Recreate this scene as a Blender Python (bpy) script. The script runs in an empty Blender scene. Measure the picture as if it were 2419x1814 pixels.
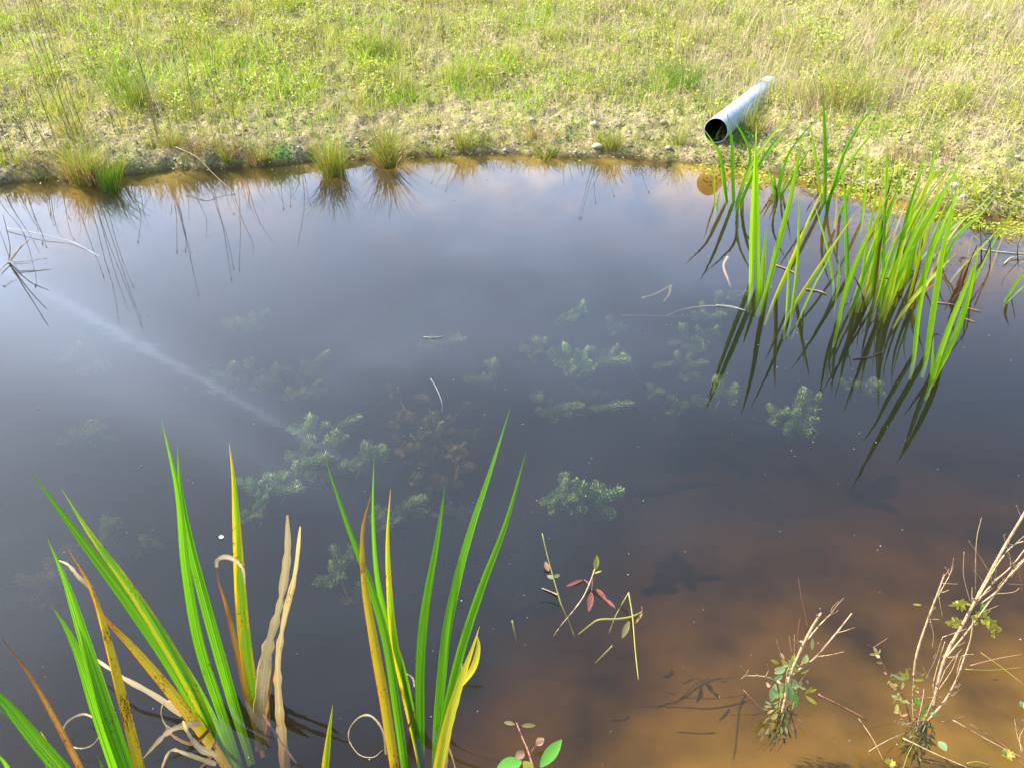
import bpy, math, random
import numpy as np
from mathutils import Vector
R = math.radians
scene = bpy.context.scene
C = scene.collection

# ------------------------------------------------------------------ camera
H = 1.75; PITCH = R(35.5); F = 1827.0; W0, H0 = 2419.0, 1814.0
cam = bpy.data.cameras.new('camera'); co = bpy.data.objects.new('camera', cam); C.objects.link(co)
co.location = (0, 0, H); co.rotation_euler = (math.pi/2 - PITCH, 0, 0)
cam.sensor_fit = 'HORIZONTAL'; cam.angle = 2*math.atan(W0/2/F); cam.clip_start = 0.05; cam.clip_end = 2000
scene.camera = co
FW = np.array([0, math.cos(PITCH), -math.sin(PITCH)]); UP = np.array([0, math.sin(PITCH), math.cos(PITCH)])
def ray(p): return FW + (p[0]-W0/2)/F*np.array([1., 0, 0]) + (H0/2-p[1])/F*UP
CAM = np.array([0, 0, H])
def on_z(p, z=0.): d = ray(p); return CAM + d*((z-H)/d[2])
def on_y(p, Y): d = ray(p); return CAM + d*(Y/d[1])
def px_size(P): return float(np.dot(np.asarray(P)-CAM, FW))/F          # metres per photo pixel at P

# ------------------------------------------------------------------ sky, sun, exposure
SUN_EL, SUN_AZ = R(40), R(-72)                 # azimuth from +Y, left is negative
sun_dir = Vector((math.sin(SUN_AZ)*math.cos(SUN_EL), math.cos(SUN_AZ)*math.cos(SUN_EL), math.sin(SUN_EL)))
sl = bpy.data.lights.new('sun', 'SUN'); sl.energy = 5.0; sl.angle = R(0.6); sl.color = (1, .94, .82)
so = bpy.data.objects.new('sun', sl); C.objects.link(so); so.rotation_euler = sun_dir.to_track_quat('Z', 'Y').to_euler(); so.location = (-5, 3, 6)
world = bpy.data.worlds.new('World'); scene.world = world; world.use_nodes = True
wt = world.node_tree; wt.nodes.clear()
def wn(t, **k):
    n = wt.nodes.new(t)
    for a, v in k.items(): setattr(n, a, v)
    return n
wl = wt.links.new
sky = wn('ShaderNodeTexSky', sky_type='NISHITA'); sky.sun_disc = False; sky.sun_elevation = SUN_EL; sky.sun_rotation = SUN_AZ
sky.air_density = 1.0; sky.dust_density = 1.2; sky.ozone_density = 1.0
tc = wn('ShaderNodeTexCoord')
def wmath(op, a, b=None, c=None):
    n = wn('ShaderNodeMath', operation=op)
    for i, v in enumerate((a, b, c)):
        if v is None: continue
        if isinstance(v, (int, float)): n.inputs[i].default_value = v
        else: wl(v, n.inputs[i])
    return n.outputs[0]
def wdot(vec):
    n = wn('ShaderNodeVectorMath', operation='DOT_PRODUCT'); wl(tc.outputs['Generated'], n.inputs[0]); n.inputs[1].default_value = tuple(vec); return n.outputs['Value']
# thin high cloud veil
sxyz = wn('ShaderNodeSeparateXYZ'); wl(tc.outputs['Generated'], sxyz.inputs[0])
mp = wn('ShaderNodeMapping'); mp.inputs['Scale'].default_value = (1.3, 1.0, 3.2); mp.inputs['Location'].default_value = (3.1, .4, .2); wl(tc.outputs['Generated'], mp.inputs[0])
nz = wn('ShaderNodeTexNoise'); nz.inputs['Scale'].default_value = 1.7; nz.inputs['Detail'].default_value = 6; nz.inputs['Roughness'].default_value = .55; wl(mp.outputs[0], nz.inputs[0])
cr = wn('ShaderNodeMapRange'); cr.interpolation_type = 'SMOOTHSTEP'; cr.inputs[1].default_value = .42; cr.inputs[2].default_value = .72; cr.inputs[4].default_value = .22; wl(nz.outputs[0], cr.inputs[0])
veil = cr.outputs[0]
# dissolving vapour trails: great circles across the sky
def mirror(p): d = ray(p); d = d/np.linalg.norm(d); return np.array([d[0], d[1], -d[2]])
def trail(p1, p2, w1, w2, amt):
    a, b = mirror(p1), mirror(p2); n = np.cross(a, b); n /= np.linalg.norm(n); t = b-a; L = np.linalg.norm(t); t /= L
    s = wmath('DIVIDE', wmath('SUBTRACT', wdot(t), float(np.dot(t, a))), float(L))      # 0 at a, 1 at b
    mn = wn('ShaderNodeTexNoise'); mn.inputs['Scale'].default_value = 6; mn.inputs['Detail'].default_value = 2; wl(tc.outputs['Generated'], mn.inputs[0])
    dist = wmath('ADD', wdot(n), wmath('MULTIPLY', wmath('SUBTRACT', mn.outputs[0], .5), .0025))
    wid = wmath('MAXIMUM', wmath('ADD', wmath('MULTIPLY', s, w2-w1), w1), .003)
    q = wmath('DIVIDE', dist, wid)
    g = wmath('POWER', 2.718, wmath('MULTIPLY', wmath('MULTIPLY', q, q), -1.0))
    fr = wn('ShaderNodeMapRange'); fr.inputs[1].default_value = 1.55; fr.inputs[2].default_value = .9; wl(s, fr.inputs[0])
    fr2 = wn('ShaderNodeMapRange'); fr2.inputs[1].default_value = -.6; fr2.inputs[2].default_value = .3; wl(s, fr2.inputs[0])
    n2 = wmath('ADD', wmath('MULTIPLY', mn.outputs[0], .9), .5)
    return wmath('MULTIPLY', wmath('MULTIPLY', wmath('MULTIPLY', g, n2), wmath('MULTIPLY', fr.outputs[0], fr2.outputs[0])), amt)
mask = wmath('ADD', veil, trail((90, 680), (710, 1030), .0065, .0032, .20))
mask = wmath('ADD', mask, trail((0, 640), (640, 980), .045, .020, .15))
mask = wmath('ADD', mask, trail((0, 760), (620, 1090), .050, .030, .20))
ahead = wn('ShaderNodeMapRange'); ahead.interpolation_type = 'SMOOTHSTEP'; ahead.inputs[1].default_value = .25; ahead.inputs[2].default_value = .98; ahead.inputs[3].default_value = .06; wl(sxyz.outputs[1], ahead.inputs[0])   # the veil lies over the far half of the sky
mask = wmath('MINIMUM', wmath('MULTIPLY', wmath('ADD', mask, .37), ahead.outputs[0]), 1.0)
mixc = wn('ShaderNodeMixRGB'); wl(mask, mixc.inputs[0]); wl(sky.outputs[0], mixc.inputs[1])
# veil colour: sunlit thin cloud, brighter towards the sun
gl = wmath('MULTIPLY', wmath('POWER', wmath('MAXIMUM', wdot(sun_dir), 0.0), 3.0), 1.0)
cc = wn('ShaderNodeMixRGB'); cc.inputs[1].default_value = (11.0, 14.2, 20.6, 1); cc.inputs[2].default_value = (44, 51, 65, 1); wl(gl, cc.inputs[0])
wl(cc.outputs[0], mixc.inputs[2])
bg = wn('ShaderNodeBackground'); bg.inputs[1].default_value = .13; wl(mixc.outputs[0], bg.inputs[0])
wo = wn('ShaderNodeOutputWorld'); wl(bg.outputs[0], wo.inputs[0])
scene.view_settings.view_transform = 'Standard'; scene.view_settings.look = 'None'
scene.view_settings.exposure = 1.32; scene.view_settings.gamma = 1
cy = scene.cycles
cy.max_bounces = 8; cy.diffuse_bounces = 3; cy.glossy_bounces = 3; cy.transmission_bounces = 4; cy.transparent_max_bounces = 12
cy.volume_bounces = 1; cy.use_denoising = True; cy.caustics_reflective = False; cy.caustics_refractive = False

# ------------------------------------------------------------------ helpers
rng = np.random.default_rng(7); random.seed(7)
def vnoise(x, y, seed=0):
    xi = np.floor(x).astype(np.int64); yi = np.floor(y).astype(np.int64); fx = x-xi; fy = y-yi
    def h(a, b):
        n = (a*374761393 + b*668265263 + seed*1442695041) & 0x7fffffff
        n = ((n ^ (n >> 13))*1274126177) & 0x7fffffff
        return ((n ^ (n >> 16)) & 0xffff)/65535.0
    u = fx*fx*(3-2*fx); v = fy*fy*(3-2*fy)
    return (h(xi, yi)*(1-u)+h(xi+1, yi)*u)*(1-v) + (h(xi, yi+1)*(1-u)+h(xi+1, yi+1)*u)*v
def fbm(x, y, seed=0, oct=4):
    s = 0; a = 1; t = 0
    for i in range(oct): s = s + a*vnoise(x*2**i+11.3*i, y*2**i-7.1*i, seed+i); t += a; a *= .55
    return s/t
def sst(a, b, x): t = np.clip((x-a)/(b-a), 0, 1); return t*t*(3-2*t)

def mesh_obj(name, V, faces, mat, parent=None, uv=None, smooth=True):
    """V (n,3), faces: (m,k) array or list; uv per vertex (n,2)"""
    me = bpy.data.meshes.new(name)
    V = np.asarray(V, dtype=np.float32)
    if isinstance(faces, np.ndarray):
        m, k = faces.shape
        me.vertices.add(len(V)); me.vertices.foreach_set('co', V.ravel())
        me.loops.add(m*k); me.loops.foreach_set('vertex_index', faces.astype(np.int32).ravel())
        me.polygons.add(m); me.polygons.foreach_set('loop_start', np.arange(0, m*k, k, dtype=np.int32)); me.polygons.foreach_set('loop_total', np.full(m, k, dtype=np.int32))
        me.update(calc_edges=True)
    else:
        me.from_pydata(V.tolist(), [], [list(f) for f in faces])
    if uv is not None:
        l = me.uv_layers.new(name='UVMap'); vi = np.empty(len(me.loops), dtype=np.int32); me.loops.foreach_get('vertex_index', vi)
        l.data.foreach_set('uv', np.asarray(uv, dtype=np.float32)[vi].ravel())
    if smooth: me.polygons.foreach_set('use_smooth', [True]*len(me.polygons))
    if mat is not None: me.materials.append(mat)
    o = bpy.data.objects.new(name, me); C.objects.link(o)
    if parent is not None:
        o.parent = parent; o.matrix_parent_inverse = parent.matrix_world.inverted() if False else o.matrix_parent_inverse
        o.location = -parent.location
    return o
def tag(o, label=None, cat=None, group=None, kind=None):
    for k, v in (('label', label), ('category', cat), ('group', group), ('kind', kind)):
        if v: o[k] = v
    return o
def thing(name, label, cat, loc, group=None):
    o = bpy.data.objects.new(name, None); C.objects.link(o); o.location = Vector([float(a) for a in loc]); o.empty_display_size = .05
    return tag(o, label, cat, group)
class MB:                                   # gathers pieces of ONE mesh
    def __init__(s): s.V = []; s.F = []; s.U = []; s.n = 0
    def add(s, V, Fs, U=None):
        V = np.asarray(V, float); s.V.append(V); s.F += [tuple(int(i)+s.n for i in f) for f in Fs]
        s.U.append(np.asarray(U, float) if U is not None else np.zeros((len(V), 2))); s.n += len(V)
    def build(s, name, mat, parent=None, smooth=True):
        return mesh_obj(name, np.concatenate(s.V), s.F, mat, parent, np.concatenate(s.U), smooth)
def resample(P, n):                         # Catmull-Rom through the points
    P = np.asarray(P, float)
    if len(P) == 2: return P[0]+(P[1]-P[0])*np.linspace(0, 1, n)[:, None]
    Q = np.vstack([2*P[0]-P[1], P, 2*P[-1]-P[-2]]); L = np.r_[0, np.cumsum(np.linalg.norm(np.diff(P, axis=0), axis=1))]
    out = []
    for s in np.linspace(0, L[-1], n):
        i = min(max(np.searchsorted(L, s, 'right')-1, 0), len(P)-2); t = (s-L[i])/max(L[i+1]-L[i], 1e-9)
        a, b, c, d = Q[i], Q[i+1], Q[i+2], Q[i+3]
        out.append(.5*((2*b)+(-a+c)*t+(2*a-5*b+4*c-d)*t*t+(-a+3*b-3*c+d)*t**3))
    return np.array(out)
def unit(v): return v/max(np.linalg.norm(v), 1e-9)
def ribbon(mb, P, w, n=18, prof=None, fold=.16, twist=0., twist0=0., side=None):
    """flat leaf along P, width w (m), width profile prof(t), V-fold"""
    P = resample(P, n); T = np.gradient(P, axis=0); V = []; U = []
    for i in range(n):
        t = i/(n-1); tg = unit(T[i]); view = unit(P[i]-CAM) if side is None else side
        s = unit(np.cross(tg, view)); nn = unit(np.cross(s, tg)); a = twist0+twist*t
        s2 = s*math.cos(a)+nn*math.sin(a); n2 = unit(np.cross(tg, s2))
        h = w*.5*(prof(t) if prof else 1.0)
        wob = .04*math.sin(9*t+twist0*5)
        V += [P[i]-s2*h*(1+wob), P[i]-s2*h*.5-n2*h*fold*.6, P[i]-n2*h*fold, P[i]+s2*h*.5-n2*h*fold*.6, P[i]+s2*h*(1-wob)]
        U += [(0, t), (.25, t), (.5, t), (.75, t), (1, t)]
    Fs = [(i*5+j, i*5+j+1, i*5+j+6, i*5+j+5) for i in range(n-1) for j in range(4)]
    mb.add(V, Fs, U)
def tube(mb, P, r0, r1=None, n=None, k=5, cap=True, wob=0.):
    P = np.asarray(P, float); n = n or max(2, 4*len(P)-3); P = resample(P, n) if len(P) > 1 else P
    if r1 is None: r1 = r0
    T = np.gradient(P, axis=0); up = np.array([.31, .2, .93]); V = []; U = []
    for i in range(n):
        tg = unit(T[i]); a = unit(np.cross(tg, up)) if abs(tg@up) < .97 else unit(np.cross(tg, [1., 0, 0])); b = np.cross(tg, a)
        r = r0+(r1-r0)*i/(n-1)
        if wob: r *= 1+wob*random.uniform(-1, 1)
        for j in range(k):
            an = 2*math.pi*j/k; V.append(P[i]+r*(a*math.cos(an)+b*math.sin(an))); U.append((j/k, i/(n-1)))
    Fs = [(i*k+j, i*k+(j+1) % k, (i+1)*k+(j+1) % k, (i+1)*k+j) for i in range(n-1) for j in range(k)]
    if cap: Fs += [tuple(range(k))[::-1], tuple((n-1)*k+j for j in range(k))]
    mb.add(V, Fs, U)
def oval_leaf(mb, c, d, length, width, nrm, fold=.2, curl=.15, n=7):
    """small leaf starting at c, pointing along d"""
    d = unit(np.asarray(d, float)); s = unit(np.cross(d, nrm)); nn = np.cross(s, d); V = []; U = []
    for i in range(n):
        t = i/(n-1); h = width*.5*math.sin(math.pi*min(.985, .03+t*.96))**.8; p = np.asarray(c)+d*length*t - nn*curl*length*t*t
        V += [p-s*h+nn*h*fold, p, p+s*h+nn*h*fold]; U += [(0, t), (.5, t), (1, t)]
    mb.add(V, [(i*3+j, i*3+j+1, i*3+j+4, i*3+j+3) for i in range(n-1) for j in range(2)], U)

# crop coordinate frames (photo pixels)
def c1(x, y): return (x/2.37, y/2.37)
def c2(x, y): return (800+x/2.37, y/2.37)
def c3(x, y): return (1519+x/2.37, y/2.37)
def c4(x, y): return (1519+x/2.0733, 350+y/2.0733)
def c5(x, y): return (x/2.0375, 1000+y/2.0375)
def c6(x, y): return (600+x/1.8157, 900+y/1.8157)
def c7(x, y): return (1100+x/2.4986, 1150+y/2.4986)
def c8(x, y): return (1700+x/2.4979, 1150+y/2.4979)
def s1(x, y): return (400+x/2.7657, 700+y/2.7657)
def s2(x, y): return (1100+x/2.37, 600+y/2.37)
def s3(x, y): return (x/2.765, 400+y/2.765)

# ------------------------------------------------------------------ materials
def new_mat(name):
    m = bpy.data.materials.new(name); m.use_nodes = True; nt = m.node_tree; nt.nodes.clear(); return m, nt
class N:
    def __init__(s, nt): s.nt = nt
    def __call__(s, t, ins=None, **k):
        n = s.nt.nodes.new(t)
        for a, v in k.items(): setattr(n, a, v)
        for a, v in (ins or {}).items():
            if isinstance(v, bpy.types.NodeSocket): s.nt.links.new(v, n.inputs[a])
            else: n.inputs[a].default_value = v
        return n
    def m(s, op, a, b=0.): return s('ShaderNodeMath', {0: a, 1: b}, operation=op).outputs[0]
    def mix(s, f, a, b): return s('ShaderNodeMixRGB', {0: f, 1: a, 2: b}).outputs[0]
    def rng(s, v, a, b, c=0., d=1.): return s('ShaderNodeMapRange', {0: v, 1: a, 2: b, 3: c, 4: d}).outputs[0]
    def noise(s, scale, vec=None, detail=3., rough=.5):
        i = {'Scale': scale, 'Detail': detail, 'Roughness': rough}
        if vec is not None: i['Vector'] = vec
        return s('ShaderNodeTexNoise', i).outputs[0]
def rgba(c): return (c[0], c[1], c[2], 1)
def foliage(name, cols, trans=.45, rough=.5, patch=None, spec=.3, tcol=(1.25, 1.15, .6)):
    """per-leaf random colour from cols, optional large patches towards another colour"""
    m, nt = new_mat(name); n = N(nt)
    geo = n('ShaderNodeNewGeometry'); ramp = n('ShaderNodeValToRGB', {0: geo.outputs['Random Per Island']})
    e = ramp.color_ramp.elements; e[0].color = rgba(cols[0]); e[0].position = 0; e[1].color = rgba(cols[-1]); e[1].position = 1
    for i, c in enumerate(cols[1:-1]): el = e.new((i+1)/(len(cols)-1)); el.color = rgba(c)
    col = ramp.outputs[0]
    if patch:
        pos = geo.outputs['Position']; f = n.rng(n.noise(patch[1], pos, 3.), .42, .62)
        col = n.mix(n.m('MULTIPLY', f, patch[2]), col, rgba(patch[0]))
    p = n('ShaderNodeBsdfPrincipled', {'Base Color': col, 'Roughness': rough, 'Specular IOR Level': spec})
    t = n('ShaderNodeBsdfTranslucent', {'Color': n('ShaderNodeMixRGB', {0: 1., 1: col, 2: rgba(tcol)}, blend_type='MULTIPLY').outputs[0]})
    x = n('ShaderNodeMixShader', {0: trans, 1: p.outputs[0], 2: t.outputs[0]})
    n('ShaderNodeOutputMaterial', {0: x.outputs[0]}); return m
def blade_mat(name, base, alt, edge=None, edge_amt=0., tip=None, spots=0., trans=.5, rough=.38, rib=.25, tip_at=.8):
    """sword leaf: lengthwise veins, pale rib, yellowing rim or tip, brown specks"""
    m, nt = new_mat(name); n = N(nt)
    uv = n('ShaderNodeUVMap').outputs[0]; sx = n('ShaderNodeSeparateXYZ', {0: uv}); u, v = sx.outputs[0], sx.outputs[1]
    geo = n('ShaderNodeNewGeometry'); oi = n('ShaderNodeObjectInfo')
    seed = n.m('MULTIPLY', oi.outputs['Random'], 37.)
    vec = n('ShaderNodeCombineXYZ', {0: n.m('MULTIPLY', u, 17.), 1: n.m('MULTIPLY', v, 1.6), 2: seed}).outputs[0]
    veins = n.noise(1., vec, 2.)
    col = n.mix(n.rng(veins, .40, .60), rgba(base), rgba(alt))
    ribm = n.rng(n.m('ABSOLUTE', n.m('SUBTRACT', u, .5)), .0, .07, rib, 0.)
    col = n.mix(ribm, col, rgba([min(1, c*1.7+.02) for c in alt]))
    pos = geo.outputs['Position']; big = n.noise(14., pos, 3.)
    if edge:
        em = n.m('ABSOLUTE', n.m('SUBTRACT', u, .42)); em = n.m('ADD', em, n.m('MULTIPLY', n.m('SUBTRACT', big, .5), .9))
        em = n.m('ADD', em, n.m('MULTIPLY', n.m('SUBTRACT', veins, .5), .25))
        col = n.mix(n.m('MULTIPLY', n.rng(em, .22, .36), edge_amt), col, rgba(edge))
    if tip:
        col = n.mix(n.rng(n.m('ADD', v, n.m('MULTIPLY', n.m('SUBTRACT', big, .5), .35)), tip_at, min(1.0, tip_at+.16)), col, rgba(tip))
    if spots:
        vec2 = n('ShaderNodeCombineXYZ', {0: n.m('MULTIPLY', u, 9.), 1: n.m('MULTIPLY', v, 70.), 2: seed}).outputs[0]
        sp = n.noise(1., vec2, 4., .7); sp2 = n.m('ADD', sp, n.m('MULTIPLY', n.m('SUBTRACT', big, .5), .5))
        col = n.mix(n.rng(sp2, .70-.13*spots, .74-.10*spots), col, (.055, .022, .006, 1))
    bump = n('ShaderNodeBump', {'Strength': .35, 'Distance': .002, 'Height': veins})
    p = n('ShaderNodeBsdfPrincipled', {'Base Color': col, 'Roughness': rough, 'Specular IOR Level': .35, 'Normal': bump.outputs[0]})
    t = n('ShaderNodeBsdfTranslucent', {'Color': n('ShaderNodeMixRGB', {0: 1., 1: col, 2: (1.9, 1.7, .9, 1)}, blend_type='MULTIPLY').outputs[0]})
    x = n('ShaderNodeMixShader', {0: trans, 1: p.outputs[0], 2: t.outputs[0]})
    n('ShaderNodeOutputMaterial', {0: x.outputs[0]}); return m
def simple(name, a, b, scale=40., rough=.7, bump=.3, trans=0., spec=.3, thr=(.4, .6)):
    m, nt = new_mat(name); n = N(nt); geo = n('ShaderNodeNewGeometry'); ns = n.noise(scale, geo.outputs['Position'], 4., .6)
    col = n.mix(n.rng(ns, *thr), rgba(a), rgba(b))
    bp = n('ShaderNodeBump', {'Strength': bump, 'Distance': .004, 'Height': ns})
    p = n('ShaderNodeBsdfPrincipled', {'Base Color': col, 'Roughness': rough, 'Specular IOR Level': spec, 'Normal': bp.outputs[0]}); o = p.outputs[0]
    if trans:
        t = n('ShaderNodeBsdfTranslucent', {'Color': col}); o = n('ShaderNodeMixShader', {0: trans, 1: o, 2: t.outputs[0]}).outputs[0]
    n('ShaderNodeOutputMaterial', {0: o}); return m
M = {}
M['green'] = blade_mat('iris_green', (.042, .16, .004), (.13, .33, .010), spots=.15)
M['greenspot'] = blade_mat('iris_green_flecked', (.042, .16, .004), (.13, .32, .010), edge=(.42, .33, .01), edge_amt=.55, spots=.45)
M['lime'] = blade_mat('iris_lime', (.12, .27, .010), (.26, .44, .02), tip=(.40, .38, .03), tip_at=.93)
M['limeyellow'] = blade_mat('iris_yellowing', (.20, .34, .015), (.30, .42, .02), edge=(.55, .36, .03), edge_amt=.5, tip=(.55, .30, .05), tip_at=.8)
M['edge'] = blade_mat('iris_yellow_rim', (.13, .30, .010), (.22, .36, .012), edge=(.52, .34, .01), edge_amt=.85, spots=.55, tip=(.62, .36, .02), tip_at=.93)
M['yellow'] = blade_mat('iris_yellow', (.40, .26, .016), (.28, .30, .016), edge=(.46, .22, .015), edge_amt=.6, spots=.85, tip=(.30, .13, .03), tip_at=.78, trans=.45)
M['orange'] = blade_mat('iris_orange', (.36, .17, .04), (.30, .17, .04), edge=(.22, .09, .025), edge_amt=.7, spots=.9, tip=(.22, .09, .03), tip_at=.7, trans=.4)
M['yelclean'] = blade_mat('iris_clear_yellow', (.50, .44, .03), (.36, .40, .03), edge=(.70, .42, .02), edge_amt=.6, spots=.2)
M['tan'] = blade_mat('dead_leaf_tan', (.58, .46, .28), (.44, .32, .18), edge=(.36, .24, .12), edge_amt=.4, spots=.25, trans=.35, rough=.7)
M['brown'] = blade_mat('dead_leaf_brown', (.16, .075, .03), (.09, .04, .018), edge=(.30, .16, .06), edge_amt=.4, spots=.5, trans=.25, rough=.7)
M['dark'] = blade_mat('dead_leaf_dark', (.06, .03, .015), (.11, .05, .025), spots=.3, trans=.15, rough=.7)
M['rush'] = foliage('rush_leaf', [(.10, .22, .015), (.20, .32, .02), (.30, .38, .04), (.42, .40, .12), (.30, .20, .08), (.24, .36, .03)], .4)
M['rushdk'] = foliage('rush_leaf_deep', [(.05, .15, .01), (.09, .22, .015), (.15, .28, .02), (.26, .32, .05)], .35)
M['rushdry'] = foliage('rush_leaf_dry', [(.22, .13, .06), (.36, .24, .12), (.45, .34, .18), (.28, .25, .07)], .3)
M['stemdk'] = simple('seed_stem', (.14, .13, .04), (.26, .20, .08), 60.)
M['wood'] = simple('dead_stem_bark', (.42, .31, .18), (.24, .15, .075), 120., .75, .5, thr=(.38, .66))
M['woodred'] = simple('reddish_stem', (.30, .13, .08), (.18, .08, .05), 120.)
M['leafgrey'] = foliage('greygreen_leaf', [(.30, .38, .20), (.44, .50, .30), (.22, .34, .13), (.52, .54, .38)], .4)
M['leafyel'] = foliage('yellowgreen_leaf', [(.26, .28, .03), (.38, .36, .06), (.18, .26, .03)], .45)
M['leafpink'] = foliage('pinkish_leaf', [(.40, .20, .12), (.48, .30, .18), (.34, .14, .09)], .35)
M['leafgreen'] = foliage('fresh_leaf', [(.10, .34, .05), (.16, .42, .06)], .45)
M['leafred'] = simple('red_sodden_leaf', (.20, .06, .04), (.10, .035, .025), 160., .6)
M['horn'] = foliage('hornwort_needle', [(.045, .11, .02), (.11, .22, .03), (.24, .37, .06)], .2, patch=((.22, .26, .08), 9., .5), tcol=(1, 1, 1))
M['hornbrown'] = foliage('hornwort_old', [(.13, .12, .035), (.20, .17, .05), (.10, .13, .035)], .2, tcol=(1, 1, 1))
M['pvc'] = simple('grey_plastic', (.33, .39, .49), (.20, .22, .24), 9., .40, .2, spec=.5, thr=(.50, .72))
M['pvcpale'] = simple('weathered_plastic', (.56, .60, .56), (.42, .46, .42), 26., .5, .1)
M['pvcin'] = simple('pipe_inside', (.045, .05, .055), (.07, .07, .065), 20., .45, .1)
M['pebble'] = simple('pale_stone', (.62, .58, .50), (.46, .42, .35), 60., .8, .3)
M['pebdark'] = simple('grey_stone', (.24, .20, .15), (.38, .33, .26), 60., .8, .3)
M['speck'] = simple('pale_fluff', (.50, .49, .46), (.36, .36, .33), 60.)
M['mud'] = simple('mud', (.10, .07, .04), (.16, .12, .06), 30.)

# ------------------------------------------------------------------ ground (one sheet: meadow, banks and pond bed)
far_px = [(-500, 470), (0, 437), (110, 426), (240, 430), (330, 412), (440, 404), (560, 396), (660, 392), (760, 382), (900, 374), (1000, 371), (1150, 367), (1300, 372), (1450, 376), (1600, 384), (1700, 396), (1850, 412), (1980, 438), (2130, 474), (2280, 500), (2419, 522), (2900, 640)]
far_w = np.array([on_z(p)[:2] for p in far_px])
def y_far(x): return np.interp(x, far_w[:, 0], far_w[:, 1])
def y_near(x): return .31+.17*sst(.7, 1.6, x)+.25*sst(1.2, 3, x)
def shore(x, y):
    wob = (fbm(x*5, y*5, 3)-.5)*.10+(fbm(x*18, y*18, 5)-.5)*.05
    a = y-y_far(x); b = y_near(x)-y; c = np.abs(x)-9
    return np.maximum(np.maximum(a, b), c)+wob
def ground_z(x, y):
    s = shore(x, y); a = y-y_far(x); b = y_near(x)-y
    land = np.maximum(s, 0); lip = (.070+.015*sst(-.3, -1.4, x))*(1-np.exp(-land/.06))*(.45+1.1*fbm(x*1.3, y*0+2, 9))
    zl = lip+.125*np.minimum(land, 4)+.02*np.clip(land-4, 0, 100)
    rough = sst(0, .15, s)
    zl = zl+rough*((fbm(x*3, y*3, 21)-.5)*.07+(fbm(x*14, y*14, 22)-.5)*.085+(fbm(x*36, y*36, 23, 3)-.5)*.040)
    zl = zl*sst(0, .03, s)+.003*sst(0, .01, s)
    df = np.maximum(-a, 0)*.60; dn = np.maximum(-b, 0)*(.42-.16*sst(-.1, .8, x)+.40*sst(.1, -.7, x)); ds = np.maximum(9-np.abs(x), 0)*.5
    d = np.minimum(np.minimum(df, dn), ds); d = 1.5*(1-np.exp(-d/1.4))
    zb = -d-.004+(fbm(x*6, y*6, 31)-.5)*.04*sst(0, .12, d)+(fbm(x*25, y*25, 33)-.5)*.002*sst(0, .05, d)
    return np.where(s > 0, zl, np.minimum(zb, -.002))
xs = np.unique(np.concatenate([-np.geomspace(6, 400, 26), np.arange(-6, 6.0001, .022), np.geomspace(6, 400, 26)]))
ys = np.unique(np.concatenate([-np.geomspace(1, 300, 22), np.arange(-1, .4, .06), np.arange(.4, 2.2, .03), np.arange(2.2, 4.2, .08), np.arange(4.0, 8.6, .02), np.geomspace(8.6, 600, 34)]))
X, Y = np.meshgrid(xs, ys); Z = ground_z(X, Y)
V = np.stack([X, Y, Z], -1).reshape(-1, 3); nx, ny = len(xs), len(ys)
I = (np.arange(ny-1)[:, None]*nx+np.arange(nx-1)[None]).ravel()
m, nt = new_mat('soil'); n = N(nt); geo = n('ShaderNodeNewGeometry'); pos = geo.outputs['Position']; z = n('ShaderNodeSeparateXYZ', {0: pos}).outputs[2]
a = n.noise(9., pos, 5., .6); b = n.noise(55., pos, 4., .65); cgr = n.noise(2.2, pos, 3.)
soil = n.mix(n.rng(b, .35, .68), (.13, .095, .045, 1), (.50, .41, .25, 1)); soil = n.mix(n.rng(a, .5, .72), soil, (.33, .26, .15, 1))
moss = n.mix(n.rng(b, .3, .7), (.14, .17, .03, 1), (.30, .32, .07, 1)); soil = n.mix(n.m('MULTIPLY', n.rng(n.m('ADD', a, n.m('MULTIPLY', cgr, .6)), .74, .90), .6), soil, moss)
wet = n.rng(z, .002, .03); soil = n.mix(wet, (.13, .085, .035, 1), soil)
bed = n.mix(n.rng(n.noise(2.6, pos, 4., .5), .36, .62), (.075, .05, .016, 1), (.40, .28, .06, 1)); bed = n.mix(n.rng(z, -.55, -.12), (.06, .05, .035, 1), bed)   # dark silt on the deep bottom
col = n.mix(n.rng(z, -.012, .003), bed, soil)
bp = n('ShaderNodeBump', {'Strength': n.rng(z, -.01, .02, .04, .8), 'Distance': .02, 'Height': b})
p = n('ShaderNodeBsdfPrincipled', {'Base Color': col, 'Roughness': .92, 'Specular IOR Level': .1, 'Normal': bp.outputs[0]}); n('ShaderNodeOutputMaterial', {0: p.outputs[0]})
tag(mesh_obj('ground', V, np.stack([I, I+1, I+nx+1, I+nx], 1), m), kind='structure')

def settle(p, floor=0.):
    d = ray(p); t = np.linspace(.9, 12, 2400)/d[1]; x = d[0]*t; y = d[1]*t; z = H+d[2]*t
    hit = np.nonzero(z <= np.maximum(ground_z(x, y), floor))[0]; i = hit[0] if len(hit) else -1
    return np.array([x[i], y[i], z[i]])
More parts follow.
